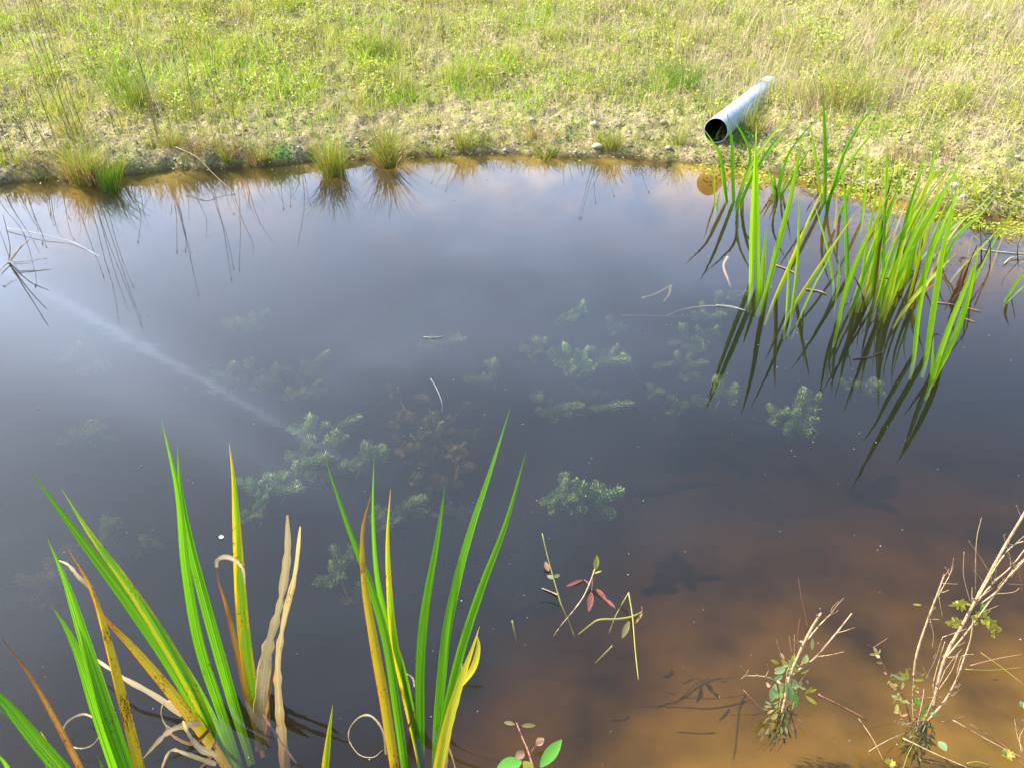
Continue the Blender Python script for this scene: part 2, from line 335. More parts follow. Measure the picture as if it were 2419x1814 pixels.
# ------------------------------------------------------------------ water: one closed body, tea-brown and slightly turbid
m, nt = new_mat('pond_water'); n = N(nt)
geo = n('ShaderNodeNewGeometry'); pos = geo.outputs['Position']
mpn = n('ShaderNodeMapping', {'Vector': pos, 'Scale': (1, 2.2, 1)}).outputs[0]
rip = n.m('ADD', n.noise(7., mpn, 2.), n.m('MULTIPLY', n.noise(38., mpn, 2.), .10))
bp = n('ShaderNodeBump', {'Strength': .035, 'Distance': .006, 'Height': rip})
ior = n.mix(geo.outputs['Backfacing'], (1.34, 1.34, 1.34, 1), (.746, .746, .746, 1))   # same reflectance seen from either side
fr = n('ShaderNodeFresnel', {'IOR': ior, 'Normal': bp.outputs[0]})
gls = n('ShaderNodeBsdfGlossy', {'Color': (1, 1, 1, 1), 'Roughness': .0, 'Normal': bp.outputs[0]}); tr = n('ShaderNodeBsdfTransparent')
mx = n('ShaderNodeMixShader', {0: fr.outputs[0], 1: tr.outputs[0], 2: gls.outputs[0]})
sc = n('ShaderNodeVolumeScatter', {'Color': (.40, .50, .56, 1), 'Density': .26, 'Anisotropy': .3})
ab = n('ShaderNodeVolumeAbsorption', {'Color': (.61, .495, .25, 1), 'Density': 4.8})
ad = n('ShaderNodeAddShader', {0: sc.outputs[0], 1: ab.outputs[0]})
n('ShaderNodeOutputMaterial', {'Surface': mx.outputs[0], 'Volume': ad.outputs[0]})
x0, x1, yy0, yy1, zb = -9.6, 9.6, -.4, 6.4, -1.3
WV = [(x0, yy0, 0), (x1, yy0, 0), (x1, yy1, 0), (x0, yy1, 0), (x0, yy0, zb), (x1, yy0, zb), (x1, yy1, zb), (x0, yy1, zb)]
tag(mesh_obj('water', WV, [(0, 1, 2, 3), (7, 6, 5, 4), (4, 5, 1, 0), (5, 6, 2, 1), (6, 7, 3, 2), (7, 4, 0, 3)], m, smooth=False), kind='structure')

# ------------------------------------------------------------------ meadow cover (uncountable: grass, low leaves, dry stalks, floating mat)
def scatter(nn, xr, yr, dens):
    x = rng.uniform(*xr, nn); y = rng.uniform(*yr, nn); d = dens(x, y); k = rng.random(nn) < d; x, y = x[k], y[k]
    return x, y, ground_z(x, y)
def in_view(x, y): return np.abs(x) < (.74*(y*.815+1.1)+.5)
def grass_mesh(name, x, y, z, L, Wd, lean, mat, seg=3, az=None):
    n_ = len(x); az = rng.uniform(0, 2*np.pi, n_) if az is None else az; ca, sa = np.cos(az), np.sin(az)
    fa = rng.uniform(0, 2*np.pi, n_); wx, wy = np.cos(fa), np.sin(fa); V = np.zeros((n_, seg*2+1, 3))
    for i in range(seg+1):
        t = i/seg; ln = lean*t*t; px = x+ca*ln*L; py = y+sa*ln*L; pz = z-.008+L*t*np.sqrt(np.clip(1-.55*np.clip(lean, 0, 1.25)**2*t*t, .1, 1)); w = Wd*.5*(1-t)**.6
        if i < seg:
            V[:, 2*i] = np.stack([px-wx*w, py-wy*w, pz], 1); V[:, 2*i+1] = np.stack([px+wx*w, py+wy*w, pz], 1)
        else: V[:, 2*seg] = np.stack([px, py, pz], 1)
    k = seg*2+1; base = (np.arange(n_)*k)[:, None]; Fq = []
    for i in range(seg-1): Fq += [base+np.array([[2*i, 2*i+1, 2*i+3]]), base+np.array([[2*i, 2*i+3, 2*i+2]])]
    Fq.append(base+np.array([[2*seg-2, 2*seg-1, 2*seg]]))
    return mesh_obj(name, V.reshape(-1, 3), np.concatenate(Fq), mat)
def leaflet_mesh(name, x, y, z, S, mat, tilt=.6):
    n_ = len(x); az = rng.uniform(0, 2*np.pi, n_); ti = rng.normal(0, tilt, n_); ro = rng.normal(0, tilt, n_)
    d = np.stack([np.cos(az)*np.cos(ti), np.sin(az)*np.cos(ti), np.sin(ti)], 1); s = np.stack([-np.sin(az)*np.cos(ro), np.cos(az)*np.cos(ro), np.sin(ro)], 1)
    P = np.stack([x, y, z], 1); S = S[:, None]; up = np.cross(d, s)
    V = np.stack([P, P+d*S*.45+s*S*.34+up*S*.08, P+d*S*.9+s*S*.2, P+d*S, P+d*S*.9-s*S*.2, P+d*S*.45-s*S*.34+up*S*.08], 1)
    b_ = (np.arange(n_)*6)[:, None]
    return mesh_obj(name, V.reshape(-1, 3), np.concatenate([b_+np.array([[0, 1, 2, 3]]), b_+np.array([[0, 3, 4, 5]])]), mat)
def bare(x, y):                        # 1 = open soil near the shoreline, 0 = closed meadow
    s = shore(x, y); edge = .78+.55*fbm(x*.8, x*0+.5, 41)-.30*sst(.3, -2.2, x)
    return 1-sst(edge*.55, edge*1.15, s+(fbm(x*3, y*3, 42)-.5)*.5)
def patchy(x, y, f=3., sd=50, lo=.35, hi=.65): return sst(lo, hi, fbm(x*f, y*f, sd))
DRY = lambda x, y: np.clip(sst(-1.0, 3.0, x+(fbm(x*1.2, y*1.2, 60)-.5)*3.5), 0, 1)
XR, YR = (-5.6, 6.4), (4.15, 8.9)
M['grassA'] = foliage('meadow_grass', [(.13, .24, .015), (.28, .38, .025), (.48, .52, .06), (.56, .50, .16), (.60, .50, .28)], .32, patch=((.26, .36, .02), 1.1, .25))
M['grassB'] = foliage('low_leaf', [(.11, .19, .015), (.28, .38, .025), (.46, .52, .05), (.46, .42, .11)], .28, patch=((.46, .48, .07), 1.6, .4))
M['straw'] = foliage('dry_stalk', [(.34, .22, .13), (.56, .44, .28), (.70, .60, .42), (.44, .30, .20)], .25, tcol=(1, 1, 1))
M['fringe'] = foliage('fringe_grass', [(.20, .13, .06), (.34, .25, .12), (.30, .32, .05), (.20, .28, .03), (.42, .34, .16)], .35)
M['mat'] = foliage('floating_leaflet', [(.22, .30, .02), (.38, .44, .03), (.46, .48, .07)], .35)
# low leaves
x, y, z = scatter(420000, XR, YR, lambda x, y: np.where(in_view(x, y) & (shore(x, y) > .04), (1-bare(x, y))*(.25+.75*patchy(x, y, 4., 52))+bare(x, y)*.20*patchy(x, y, 5, 53, .42, .6), 0))
hum = .25+1.5*patchy(x, y, 7., 81, .3, .75)*patchy(x, y, 2.2, 82, .2, .7)
lift = rng.random(len(x))**.8*.085*hum*(1-bare(x, y)*.75)
tag(leaflet_mesh('low_herb_cover', x, y, z+.004+lift, rng.uniform(.007, .020, len(x))*np.clip(.7+hum*.4, .7, 1.3)*(1-.35*bare(x, y)), M['grassB']), 'dense low small-leaved herbs covering the far bank behind the pond', 'ground cover', kind='stuff')
# grass
x, y, z = scatter(230000, XR, YR, lambda x, y: np.where(in_view(x, y) & (shore(x, y) > .015), (1-bare(x, y))*(.2+.8*patchy(x, y, 3., 55))*(1-.35*DRY(x, y))+bare(x, y)*(.16+.6*patchy(x, y, 3.5, 56, .50, .66)), 0))
g = grass_mesh('meadow_grass', x, y, z, rng.uniform(.03, .13, len(x))*(1-.45*bare(x, y))*(.45+1.5*patchy(x, y, 5., 83, .4, .75)), rng.uniform(.0022, .0058, len(x)), rng.uniform(.1, 1.1, len(x)), M['grassA'])
tag(g, 'yellow-green meadow grass growing over the sunny far bank', 'grass', kind='stuff')
# dry stalks
x, y, z = scatter(90000, XR, YR, lambda x, y: np.where(in_view(x, y) & (shore(x, y) > .05), (1-bare(x, y))*(.30+.70*DRY(x, y))*(.3+.7*patchy(x, y, 2.2, 58))+bare(x, y)*.18, 0))
g = grass_mesh('dry_grass_stalks', x, y, z, rng.uniform(.08, .26, len(x))*(1-.5*bare(x, y)), rng.uniform(.002, .0044, len(x)), rng.uniform(0, .8, len(x)), M['straw'])
tag(g, 'thin straw coloured dead stalks standing through the meadow grass', 'dry grass', kind='stuff')
# broader fresh blades in loose colonies
x, y, z = scatter(60000, XR, YR, lambda x, y: np.where(in_view(x, y) & (shore(x, y) > .12), (1-.6*bare(x, y))*patchy(x, y, 2.6, 101, .54, .68)*(1-.6*DRY(x, y)), 0))
M['broad'] = foliage('broad_grass', [(.14, .30, .02), (.24, .42, .03), (.42, .56, .05)], .45)
g = grass_mesh('broad_grass', x, y, z, rng.uniform(.05, .17, len(x)), rng.uniform(.004, .009, len(x)), rng.uniform(.2, 1.0, len(x)), M['broad'])
tag(g, 'fresh bright green broader grass growing in loose colonies across the meadow', 'grass', kind='stuff')
# dead dark weeds
x, y, z = scatter(26000, XR, YR, lambda x, y: np.where(in_view(x, y) & (shore(x, y) > .2), (1-bare(x, y))*patchy(x, y, 1.6, 96, .52, .66)*(.4+.6*sst(0, -2, x)), 0))
M['weed'] = foliage('dead_weed', [(.10, .055, .03), (.20, .12, .07), (.30, .20, .13), (.24, .13, .09)], .15, tcol=(1, 1, 1))
g = grass_mesh('dead_weed_stems', x, y, z, rng.uniform(.06, .22, len(x)), rng.uniform(.002, .0055, len(x)), rng.uniform(0, .9, len(x)), M['weed'])
tag(g, 'dark brown dead weed stems patchily mixed into the meadow', 'dead weeds', kind='stuff')
# fallen straw and litter on the bare strip
x, y, z = scatter(80000, XR, (4.15, 6.8), lambda x, y: np.where(in_view(x, y) & (shore(x, y) > .02), bare(x, y)*.75*patchy(x, y, 4, 59, .35, .6), 0))
g = grass_mesh('fallen_straw', x, y, z+.014, rng.uniform(.015, .07, len(x)), rng.uniform(.0015, .003, len(x)), np.full(len(x), 1.3), M['straw'])
tag(g, 'matted fallen straw lying on the bare soil strip', 'straw', kind='stuff')
# grass fringe hanging over the lip of the bank
x, y, z = scatter(120000, XR, (4.0, 5.6), lambda x, y: np.where(in_view(x, y) & (shore(x, y) > .004) & (shore(x, y) < .17), patchy(x, y, 3.2, 91, .40, .58)*(.35+.65*sst(.6, -.6, x)), 0))
g = grass_mesh('overhanging_straw', x, y, z, rng.uniform(.03, .12, len(x)), rng.uniform(.0018, .0036, len(x)), rng.uniform(.5, 1.25, len(x)), M['fringe'], az=rng.normal(-1.57, .7, len(x)))
tag(g, 'brown and green grass fringe hanging over the lip of the far bank', 'grass', kind='stuff')
# clods of soil
x, y, z = scatter(26000, XR, (4.15, 6.6), lambda x, y: np.where(in_view(x, y) & (shore(x, y) > .03), bare(x, y)*.5*patchy(x, y, 5, 61), 0))
n_ = len(x); ico = np.array([(0, 0, 1), (.9, 0, .3), (.28, .86, .35), (-.73, .53, .3), (-.73, -.53, .3), (.28, -.86, .3), (0, 0, -.6)]); tri = np.array([(0, 1, 2), (0, 2, 3), (0, 3, 4), (0, 4, 5), (0, 5, 1), (6, 2, 1), (6, 3, 2), (6, 4, 3), (6, 5, 4), (6, 1, 5)])
S = rng.uniform(.003, .014, n_)**1.0; V = ico[None]*(1+rng.uniform(-.35, .35, (n_, 7, 1)))*S[:, None, None]*np.array([1, 1, .7])+np.stack([x, y, z+.002], 1)[:, None]
M['clod'] = foliage('soil_crumb', [(.10, .075, .04), (.30, .24, .13), (.48, .41, .26), (.30, .30, .10)], .0)
tag(mesh_obj('soil_crumbs', V.reshape(-1, 3), (tri[None]+(np.arange(n_)*7)[:, None, None]).reshape(-1, 3), M['clod'], smooth=False), 'crumbly pale soil and fine gravel on the bank above the waterline', 'soil', kind='stuff')
# leafy mat creeping over the far waterline
def mat_d(x, y):
    s = shore(x, y); r = sst(1.0, 1.5, x)*(1-sst(4.6, 5.4, x)); wv = .07+.42*r*fbm(x*3, y*3, 71)
    return np.where((s > -wv) & (s < .05+.30*r), (.03+.6*r)*patchy(x, y, 6, 70, .30, .50), 0)
x, y, z = scatter(330000, (-5, 5.4), (3.0, 5.6), mat_d)
z = np.maximum(z, .002)+rng.random(len(x))*.022
tag(leaflet_mesh('creeping_leaf_mat', x, y, z, rng.uniform(.009, .02, len(x)), M['mat'], .35), 'bright small-leaved mat creeping from the right bank over the water edge', 'water plants', kind='stuff')
# dust and seeds on the surface
n_ = 650; x = rng.uniform(-3.4, 3.6, n_); y = .9+rng.random(n_)**1.3*3.9; k = shore(x, y) < -.1; x, y = x[k], y[k]; n_ = len(x)
ang = rng.uniform(0, 6.28, n_); S = rng.uniform(.0008, .0023, n_)*(.7+y*.25); c_, s_ = np.cos(ang)*S, np.sin(ang)*S; el = rng.uniform(.3, 1, n_)
V = np.stack([np.stack([x+c_, y+s_, np.full(n_, .0025)], 1), np.stack([x-s_*el, y+c_*el, np.full(n_, .003)], 1), np.stack([x-c_, y-s_, np.full(n_, .0025)], 1), np.stack([x+s_*el, y-c_*el, np.full(n_, .003)], 1), np.stack([x, y, np.full(n_, .004)], 1), np.stack([x, y, np.full(n_, -.001)], 1)], 1)
fi = np.array([(0, 1, 4), (1, 2, 4), (2, 3, 4), (3, 0, 4), (1, 0, 5), (2, 1, 5), (3, 2, 5), (0, 3, 5)])
tag(mesh_obj('floating_specks', V.reshape(-1, 3), (fi[None]+(np.arange(n_)*6)[:, None, None]).reshape(-1, 3), M['speck'], smooth=False), 'tiny pale seeds and dust floating all over the pond surface', 'floating dust', kind='stuff')

# ------------------------------------------------------------------ drain pipe
A = np.array([1.318, 5.02, .178]); B = on_y((1806, 217), 5.95); ax = unit(B-A); Lp = np.linalg.norm(B-A)
pipe = thing('drain_pipe', 'light grey plastic drain pipe sticking out of the far bank above the water', 'pipe', A)
def cyl_shell(name, p0, p1, ro, ri, mat, parent, k=48, part='both'):
    a_ = unit(np.cross(ax, [0, 0, 1.])); b_ = np.cross(a_, ax); V = []; Fs = []
    rings = [(p0, ri), (p0, ro), (p1, ro), (p1, ri)]
    if part == 'in': rings = [(p0, ri), (p1, ri)]
    for P, r in rings:
        for j in range(k): an = 2*math.pi*j/k; V.append(P+r*(a_*math.cos(an)+b_*math.sin(an)))
    nr = len(rings)
    for i in range(nr-1):
        for j in range(k): Fs.append((i*k+j, (i+1)*k+j, (i+1)*k+(j+1) % k, i*k+(j+1) % k))
    return mesh_obj(name, V, Fs, mat, parent)
mb = MB(); sd = unit(np.cross(ax, [0, 0, 1.]))
ribbon(mb, [A+ax*.003+[0, 0, -.0735], A+ax*.15+[0, 0, -.0735], A+ax*.4+[0, 0, -.0735]], .05, fold=-.25, side=np.array([0, 0, 1.])); mb.build('silt', M['pebdark'], pipe)
o = cyl_shell('tube', A, B, .080, .0755, M['pvc'], pipe)
md = o.modifiers.new('edge', 'BEVEL'); md.width = .0012; md.segments = 2; md.limit_method = 'ANGLE'
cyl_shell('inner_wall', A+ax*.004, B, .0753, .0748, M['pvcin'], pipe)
cyl_shell('socket', B-ax*.02, B+ax*.10, .090, .082, M['pvcpale'], pipe)
cyl_shell('socket_rim', B-ax*.035, B-ax*.018, .094, .081, M['pvcpale'], pipe)

# ------------------------------------------------------------------ iris plants
def prof_iris(t):  # t from below-water foot to tip
    return max(.02, (min(1, .72+.9*t) if t < .3 else 1.0)*(1-max(0, (t-.42)/.58)**1.9))
def prof_dead(t): return max(.12, (.72+.22*math.sin(t*7)+random.uniform(-.22, .22))*(1-max(0, (t-.6)/.4)**2*.85))
PLANT_N = [0]
def iris(label, blades, fr_, k=.0004, group=None, name='iris_plant', foot=.22, loc=None):
    """blades: (kind, width_px, [points base..tip in crop coords], optional dict)"""
    b0 = on_z(fr_(*blades[0][2][0])); root = thing(name, label, 'iris' if 'iris' in name else 'water plant', (b0[0], b0[1], 0), group)
    for bl in blades:
        kind, wpx, pts = bl[:3]; op = bl[3] if len(bl) > 3 else {}
        P = [fr_(*q) for q in pts]; base = on_z(P[0]); kk = op.get('k', k); jit = random.uniform(-.01, .01)
        Q = []
        for i, q in enumerate(P):
            if 'z' in op: Q.append(on_z(q, op['z'][i] if isinstance(op['z'], (list, tuple)) else op['z']))
            else: Q.append(on_y(q, base[1]+kk*(P[0][1]-q[1])+jit*i/len(P)))
        Q = np.array(Q); sc_ = wpx/ (op.get('s', 2.0)) * px_size(base)
        wpx_m = sc_*(.82 if kind in ('tan', 'brown') else (.93 if wpx < 31 else .82))
        if 'z' not in op and not op.get('nofoot'):
            dirn = unit(Q[0]-Q[1]) ; dirn = unit(dirn+np.array([0, 0, -.6])); Q = np.vstack([Q[0]+dirn*foot*random.uniform(.8, 1.1), Q[0]+dirn*.02, Q[1:]]) if len(Q) > 2 else np.vstack([Q[0]+dirn*foot, Q])
        mb = MB(); dead = kind in ('tan', 'brown', 'dark')
        ribbon(mb, Q, wpx_m, n=max(20, 5*len(Q)), prof=prof_dead if op.get('dead') else prof_iris, fold=.10 if dead else .24, twist=op.get('tw', random.uniform(-.35, .35)), twist0=op.get('tw0', random.uniform(-.35, .35)))
        o = mesh_obj('leaf', np.concatenate(mb.V), mb.F, M[kind], root, np.concatenate(mb.U))
        if op.get('label'): o['label'] = op['label']
    return root
L = 2.04
iris('tall iris with green and flecked yellow leaves fanning up at the lower left', [
    ('green', 72, [(985, 1440), (820, 1150), (620, 860), (430, 610), (152, 236)], {'tw0': .1}),
    ('greenspot', 66, [(1005, 1460), (900, 1230), (740, 960), (590, 740), (440, 540), (297, 315)], {'tw0': -.1}),
    ('green', 34, [(1015, 1390), (940, 1240), (872, 1122)]),
    ('green', 56, [(1050, 1345), (960, 1060), (895, 700), (855, 330), (778, -15)], {'tw0': .1}),
    ('green', 60, [(1112, 1312), (1015, 960), (920, 600), (870, 330), (855, 105)], {'tw0': 0}),
    ('edge', 66, [(1215, 1318), (1172, 980), (1145, 600), (1125, 280), (1103, 98)], {'tw0': 0, 'tw': .1}),
    ('yellow', 58, [(985, 1500), (820, 1290), (640, 1080), (500, 930), (448, 838)], {'tw0': .1}),
    ('orange', 38, [(1190, 1312), (1150, 1130), (1095, 900), (1052, 760), (1042, 690)], {'tw': .3}),
], c5)
iris('withered iris leaf with a hooked papery tip beside the yellow-rimmed leaf', [
    ('tan', 20, [(1042, 700), (1044, 662), (1080, 642), (1125, 655), (1165, 700), (1178, 770)], {'nofoot': 1, 'dead': 1, 'k': 0}),
], lambda x, y: c5(x, y)) if False else None
iris('pair of dead papery tan iris leaves standing right of the lower left clump', [
    ('tan', 84, [(1255, 1320), (1285, 1100), (1345, 880), (1382, 640), (1383, 440)], {'dead': 1, 'tw': .4}),
    ('tan', 60, [(1345, 1390), (1338, 1150), (1372, 920), (1420, 720), (1445, 495)], {'dead': 1, 'tw': -.5}),
    ('brown', 34, [(1292, 1300), (1310, 1210), (1300, 1140)], {'dead': 1}),
    ('dark', 18, [(1265, 1400), (1330, 1500), (1430, 1640)], {'z': [-.01, -.015, -.03], 'dead': 1}),
], c5, name='dead_iris_leaves')
iris('broad green iris leaves with an orange dying leaf at the left edge', [
    ('green', 78, [(640, 1740), (510, 1370), (405, 1040), (315, 760), (230, 555)], {'tw0': .1}),
    ('green', 74, [(590, 1740), (490, 1440), (385, 1130), (310, 970), (245, 875)], {'tw0': -.2}),
    ('yellow', 54, [(690, 1740), (605, 1380), (520, 1050), (440, 800), (325, 600)], {'tw0': 0}),
    ('orange', 34, [(420, 1720), (290, 1470), (160, 1240), (60, 1100), (5, 1030)], {'tw0': .1}),
    ('green', 86, [(380, 1760), (170, 1520), (10, 1330), (-160, 1190)], {'tw0': .2}),
    ('yelclean', 40, [(330, 1720), (240, 1560), (195, 1480)], {'tw0': .1}),
    ('green', 22, [(270, 1720), (170, 1540), (60, 1430), (-60, 1330)]),
    ('green', 30, [(505, 1720), (490, 1650), (468, 1595)]),
    ('green', 34, [(60, 1700), (20, 1630), (-40, 1560)]),
], c5)
iris('bent tan dead leaves sprawled on the water round the left iris base', [
    ('tan', 36, [(880, 1400), (730, 1300), (580, 1215), (442, 1120)], {'z': [.02, .05, .07, .06], 'dead': 1}),
    ('tan', 40, [(960, 1440), (880, 1455), (800, 1490), (690, 1610)], {'z': [.03, .05, .05, .01], 'dead': 1}),
    ('tan', 30, [(1040, 1640), (900, 1590), (820, 1575), (770, 1680)], {'z': [.02, .05, .05, .01], 'dead': 1}),
    ('tan', 40, [(1040, 1600), (960, 1560), (900, 1480), (880, 1430)], {'z': [.0, .02, .05, .08], 'dead': 1}),
    ('tan', 12, [(460, 1420), (400, 1398), (330, 1430), (300, 1490), (340, 1550), (400, 1562), (450, 1540), (480, 1490), (470, 1430)], {'z': .03, 'dead': 1}),
    ('tan', 14, [(920, 1375), (870, 1345), (800, 1338), (775, 1380), (790, 1440), (830, 1470)], {'z': [.06, .07, .06, .04, .02, .01], 'dead': 1}),
    ('brown', 26, [(1010, 1470), (930, 1540), (830, 1500), (780, 1420)], {'z': .004, 'dead': 1}),
    ('brown', 24, [(1040, 1530), (1000, 1620), (920, 1690)], {'z': .004, 'dead': 1}),
    ('tan', 22, [(440, 790), (380, 740), (330, 680), (275, 655)], {'z': [.40, .42, .43, .43], 'dead': 1}),
    ('tan', 22, [(1042, 692), (1046, 655), (1085, 640), (1135, 660), (1170, 705), (1178, 775)], {'z': [.42, .43, .435, .43, .42, .40], 'dead': 1}),
], c5, name='dead_iris_leaves')
iris('iris clump with seven upright blades rising from the bottom centre', [
    ('green', 44, [(640, 1610), (612, 1400), (568, 1120), (500, 880), (395, 600), (297, 308)], {'tw0': 0, 's': 1.8}),
    ('green', 36, [(690, 1500), (640, 1250), (575, 1050), (530, 850), (511, 600), (514, 328)], {'s': 1.8}),
    ('edge', 40, [(685, 1500), (640, 1300), (598, 1090), (578, 850), (573, 660), (586, 463)], {'s': 1.8, 'tw0': 0}),
    ('yellow', 50, [(600, 1640), (560, 1370), (510, 1090), (472, 850), (465, 640), (505, 478)], {'s': 1.8, 'tw0': 0}),
    ('green', 50, [(712, 1500), (712, 1250), (733, 990), (782, 700), (820, 445)], {'s': 1.8, 'tw0': 0}),
    ('green', 48, [(785, 1480), (805, 1270), (830, 1060), (885, 800), (942, 600), (1012, 390), (1100, 113)], {'s': 1.8, 'tw0': 0, 'tw': .5}),
    ('green', 46, [(790, 1580), (850, 1310), (905, 1100), (985, 860), (1080, 610), (1168, 300)], {'s': 1.8, 'tw0': .1}),
    ('yelclean', 56, [(785, 1690), (830, 1480), (885, 1290), (935, 1150), (968, 1050)], {'s': 1.8, 'tw0': 0}),
    ('yelclean', 34, [(880, 1310), (940, 1230), (962, 1140), (955, 1080)], {'s': 1.8, 'tw0': .3, 'nofoot': 1, 'k': 0.0006}),
    ('tan', 26, [(822, 1640), (845, 1490), (880, 1340), (892, 1210)], {'s': 1.8, 'dead': 1}),
    ('tan', 22, [(870, 1680), (835, 1570), (800, 1525)], {'s': 1.8, 'dead': 1}),
    ('brown', 24, [(645, 1520), (672, 1460), (695, 1395)], {'s': 1.8, 'dead': 1}),
    ('green', 40, [(690, 1500), (660, 1380), (640, 1260), (628, 1180)], {'s': 1.8}),
], c6)
iris('thin tan leaf curled into a ring left of the bottom centre clump', [
    ('tan', 11, [(565, 1600), (552, 1500), (505, 1437), (455, 1438), (412, 1485), (408, 1540), (450, 1600), (510, 1612), (552, 1580)], {'s': 1.8, 'z': [.0, .05, .07, .06, .04, .01, .003, .003, .0], 'dead': 1}),
    ('tan', 12, [(690, 1310), (678, 1270), (645, 1250)], {'s': 1.8, 'z': .05, 'dead': 1}),
], c6, name='curled_dead_leaf')
iris('single short iris blade with a yellow rim between the two front clumps', [
    ('edge', 42, [(300, 1720), (318, 1540), (338, 1388)], {'s': 1.8, 'tw0': 0}),
], c6)
# right hand stand: several clumps
G = 'iris clumps in the right hand stand'
iris('leftmost clump of the right stand with two long parallel upright blades', [
    ('lime', 26, [(530, 660), (535, 400), (548, 100), (556, -114)]),
    ('lime', 26, [(562, 692), (560, 400), (556, 120), (550, -90)]),
    ('lime', 24, [(583, 695), (592, 530), (606, 385)]),
    ('lime', 26, [(603, 710), (655, 500), (722, 250), (783, -79)]),
    ('limeyellow', 20, [(648, 732), (722, 570), (805, 370), (897, 168)]),
], c4, k=0.00003, group=G, foot=.15)
iris('slender iris clump second from the left in the right stand', [
    ('lime', 13, [(705, 800), (712, 650), (712, 520)]),
    ('lime', 15, [(730, 798), (756, 560), (763, 350), (765, 195)]),
    ('limeyellow', 17, [(748, 757), (835, 625), (935, 475), (1050, 305)]),
    ('lime', 10, [(785, 787), (850, 650), (885, 590), (960, 430)]),
], c4, k=0.00003, group=G, foot=.15)
iris('arching iris clump in the middle of the right stand', [
    ('lime', 12, [(930, 640), (900, 480), (830, 245)]),
    ('green', 19, [(1000, 642), (996, 400), (985, 200), (966, 85)]),
    ('lime', 18, [(960, 848), (990, 700), (1045, 540), (1097, 410)]),
    ('lime', 16, [(985, 742), (1050, 560), (1130, 380), (1240, 150)]),
    ('lime', 15, [(975, 780), (1010, 640), (1080, 470), (1180, 340)]),
    ('green', 14, [(1060, 700), (1140, 490), (1225, 260), (1310, 0)]),
    ('tan', 16, [(940, 400), (948, 300), (950, 195)], {'dead': 1, 'nofoot': 1, 'k': -.0001}),
    ('lime', 12, [(955, 680), (960, 600), (965, 515)]),
    ('dark', 14, [(1070, 700), (1040, 640), (1020, 620)], {'dead': 1}),
], c4, k=0.00002, group=G, foot=.15)
dense = []
for i in range(34):
    bx = 1050+random.random()*340; by = 610+random.random()*120+max(0, (bx-1150))*.02; ht = random.uniform(260, 640); ln = random.uniform(.12, .55)+(bx-1080)/290*.12
    dense.append((random.choice(['lime', 'lime', 'green', 'lime', 'limeyellow', 'lime', 'limeyellow', 'tan', 'dark']), random.uniform(10, 19), [(bx, by), (bx+ht*ln*.3, by-ht*.42), (bx+ht*ln*.62, by-ht*.74), (bx+ht*ln, by-ht)], {'k': random.uniform(-.00012, .00012)}))
dense += [('lime', 22, [(1140, 672), (1155, 520), (1170, 362)]), ('lime', 20, [(1195, 712), (1270, 450), (1335, 190), (1397, -40)]), ('lime', 20, [(1225, 724), (1325, 480), (1440, 270), (1600, 10)]),
          ('green', 15, [(1175, 700), (1182, 400), (1195, 0)]), ('limeyellow', 18, [(1310, 752), (1400, 650), (1500, 545), (1592, 455)]), ('limeyellow', 15, [(1340, 600), (1320, 400), (1290, 310), (1265, 225)]),
          ('orange', 12, [(1380, 700), (1450, 640), (1540, 540)], {'dead': 1}), ('dark', 16, [(1320, 700), (1350, 600), (1370, 440)], {'dead': 1}), ('dark', 14, [(1240, 690), (1200, 640), (1150, 660)], {'dead': 1}), ('brown', 12, [(1260, 700), (1330, 620), (1385, 560)], {'dead': 1})]
iris('densest iris clump of the right stand with crowded blades leaning right', dense, c4, k=0., group=G, foot=.15)
iris('nearest clump of the right stand with four bright blades leaning right', [
    ('lime', 22, [(1330, 1012), (1350, 820), (1380, 660), (1387, 530)]),
    ('lime', 27, [(1390, 1015), (1425, 780), (1462, 540), (1530, 200)]),
    ('lime', 26, [(1440, 1050), (1510, 850), (1590, 655), (1642, 520)]),
    ('lime', 28, [(1460, 1056), (1545, 880), (1605, 680), (1645, 478)]),
    ('lime', 14, [(1415, 1112), (1420, 1010), (1423, 915)]),
    ('lime', 20, [(1425, 1112), (1450, 1040), (1470, 1000)]),
], c4, k=-0.0001, group=G, foot=.12)
iris('far left iris tuft standing in shallow water just below the drain pipe', [
    ('green', 15, [(470, 1130), (438, 900), (385, 790), (325, 705)]), ('green', 18, [(508, 1135), (500, 860), (488, 730), (465, 612)]), ('green', 15, [(522, 1135), (600, 900), (560, 760), (480, 640)], {'k': .0003}),
    ('lime', 16, [(530, 1140), (590, 960), (680, 810), (842, 622)]), ('green', 15, [(545, 1135), (620, 980), (710, 830), (825, 690)]), ('lime', 12, [(560, 1120), (620, 950), (700, 860), (835, 700)]),
    ('lime', 11, [(468, 1130), (440, 980), (430, 930)]), ('limeyellow', 9, [(403, 1148), (400, 1030), (405, 920)]), ('lime', 9, [(418, 1130), (425, 1090), (440, 1060)]),
], c3, k=.0001, group=G, foot=.1)
iris('small dark-based iris tuft at the waterline right of the pipe', [
    ('lime', 13, [(735, 1080), (712, 980), (690, 930)]), ('green', 12, [(748, 1082), (735, 1000), (728, 920)]), ('green', 12, [(760, 1082), (800, 900), (880, 770), (1005, 635)]), ('lime', 12, [(770, 1085), (830, 960), (900, 850)]), ('green', 11, [(752, 1080), (768, 980), (770, 900)]), ('green', 11, [(778, 1090), (860, 960), (960, 790)]),
    ('dark', 14, [(750, 1095), (745, 1060), (730, 1040)], {'dead': 1}),
], c3, k=.0001, group=G, foot=.1)
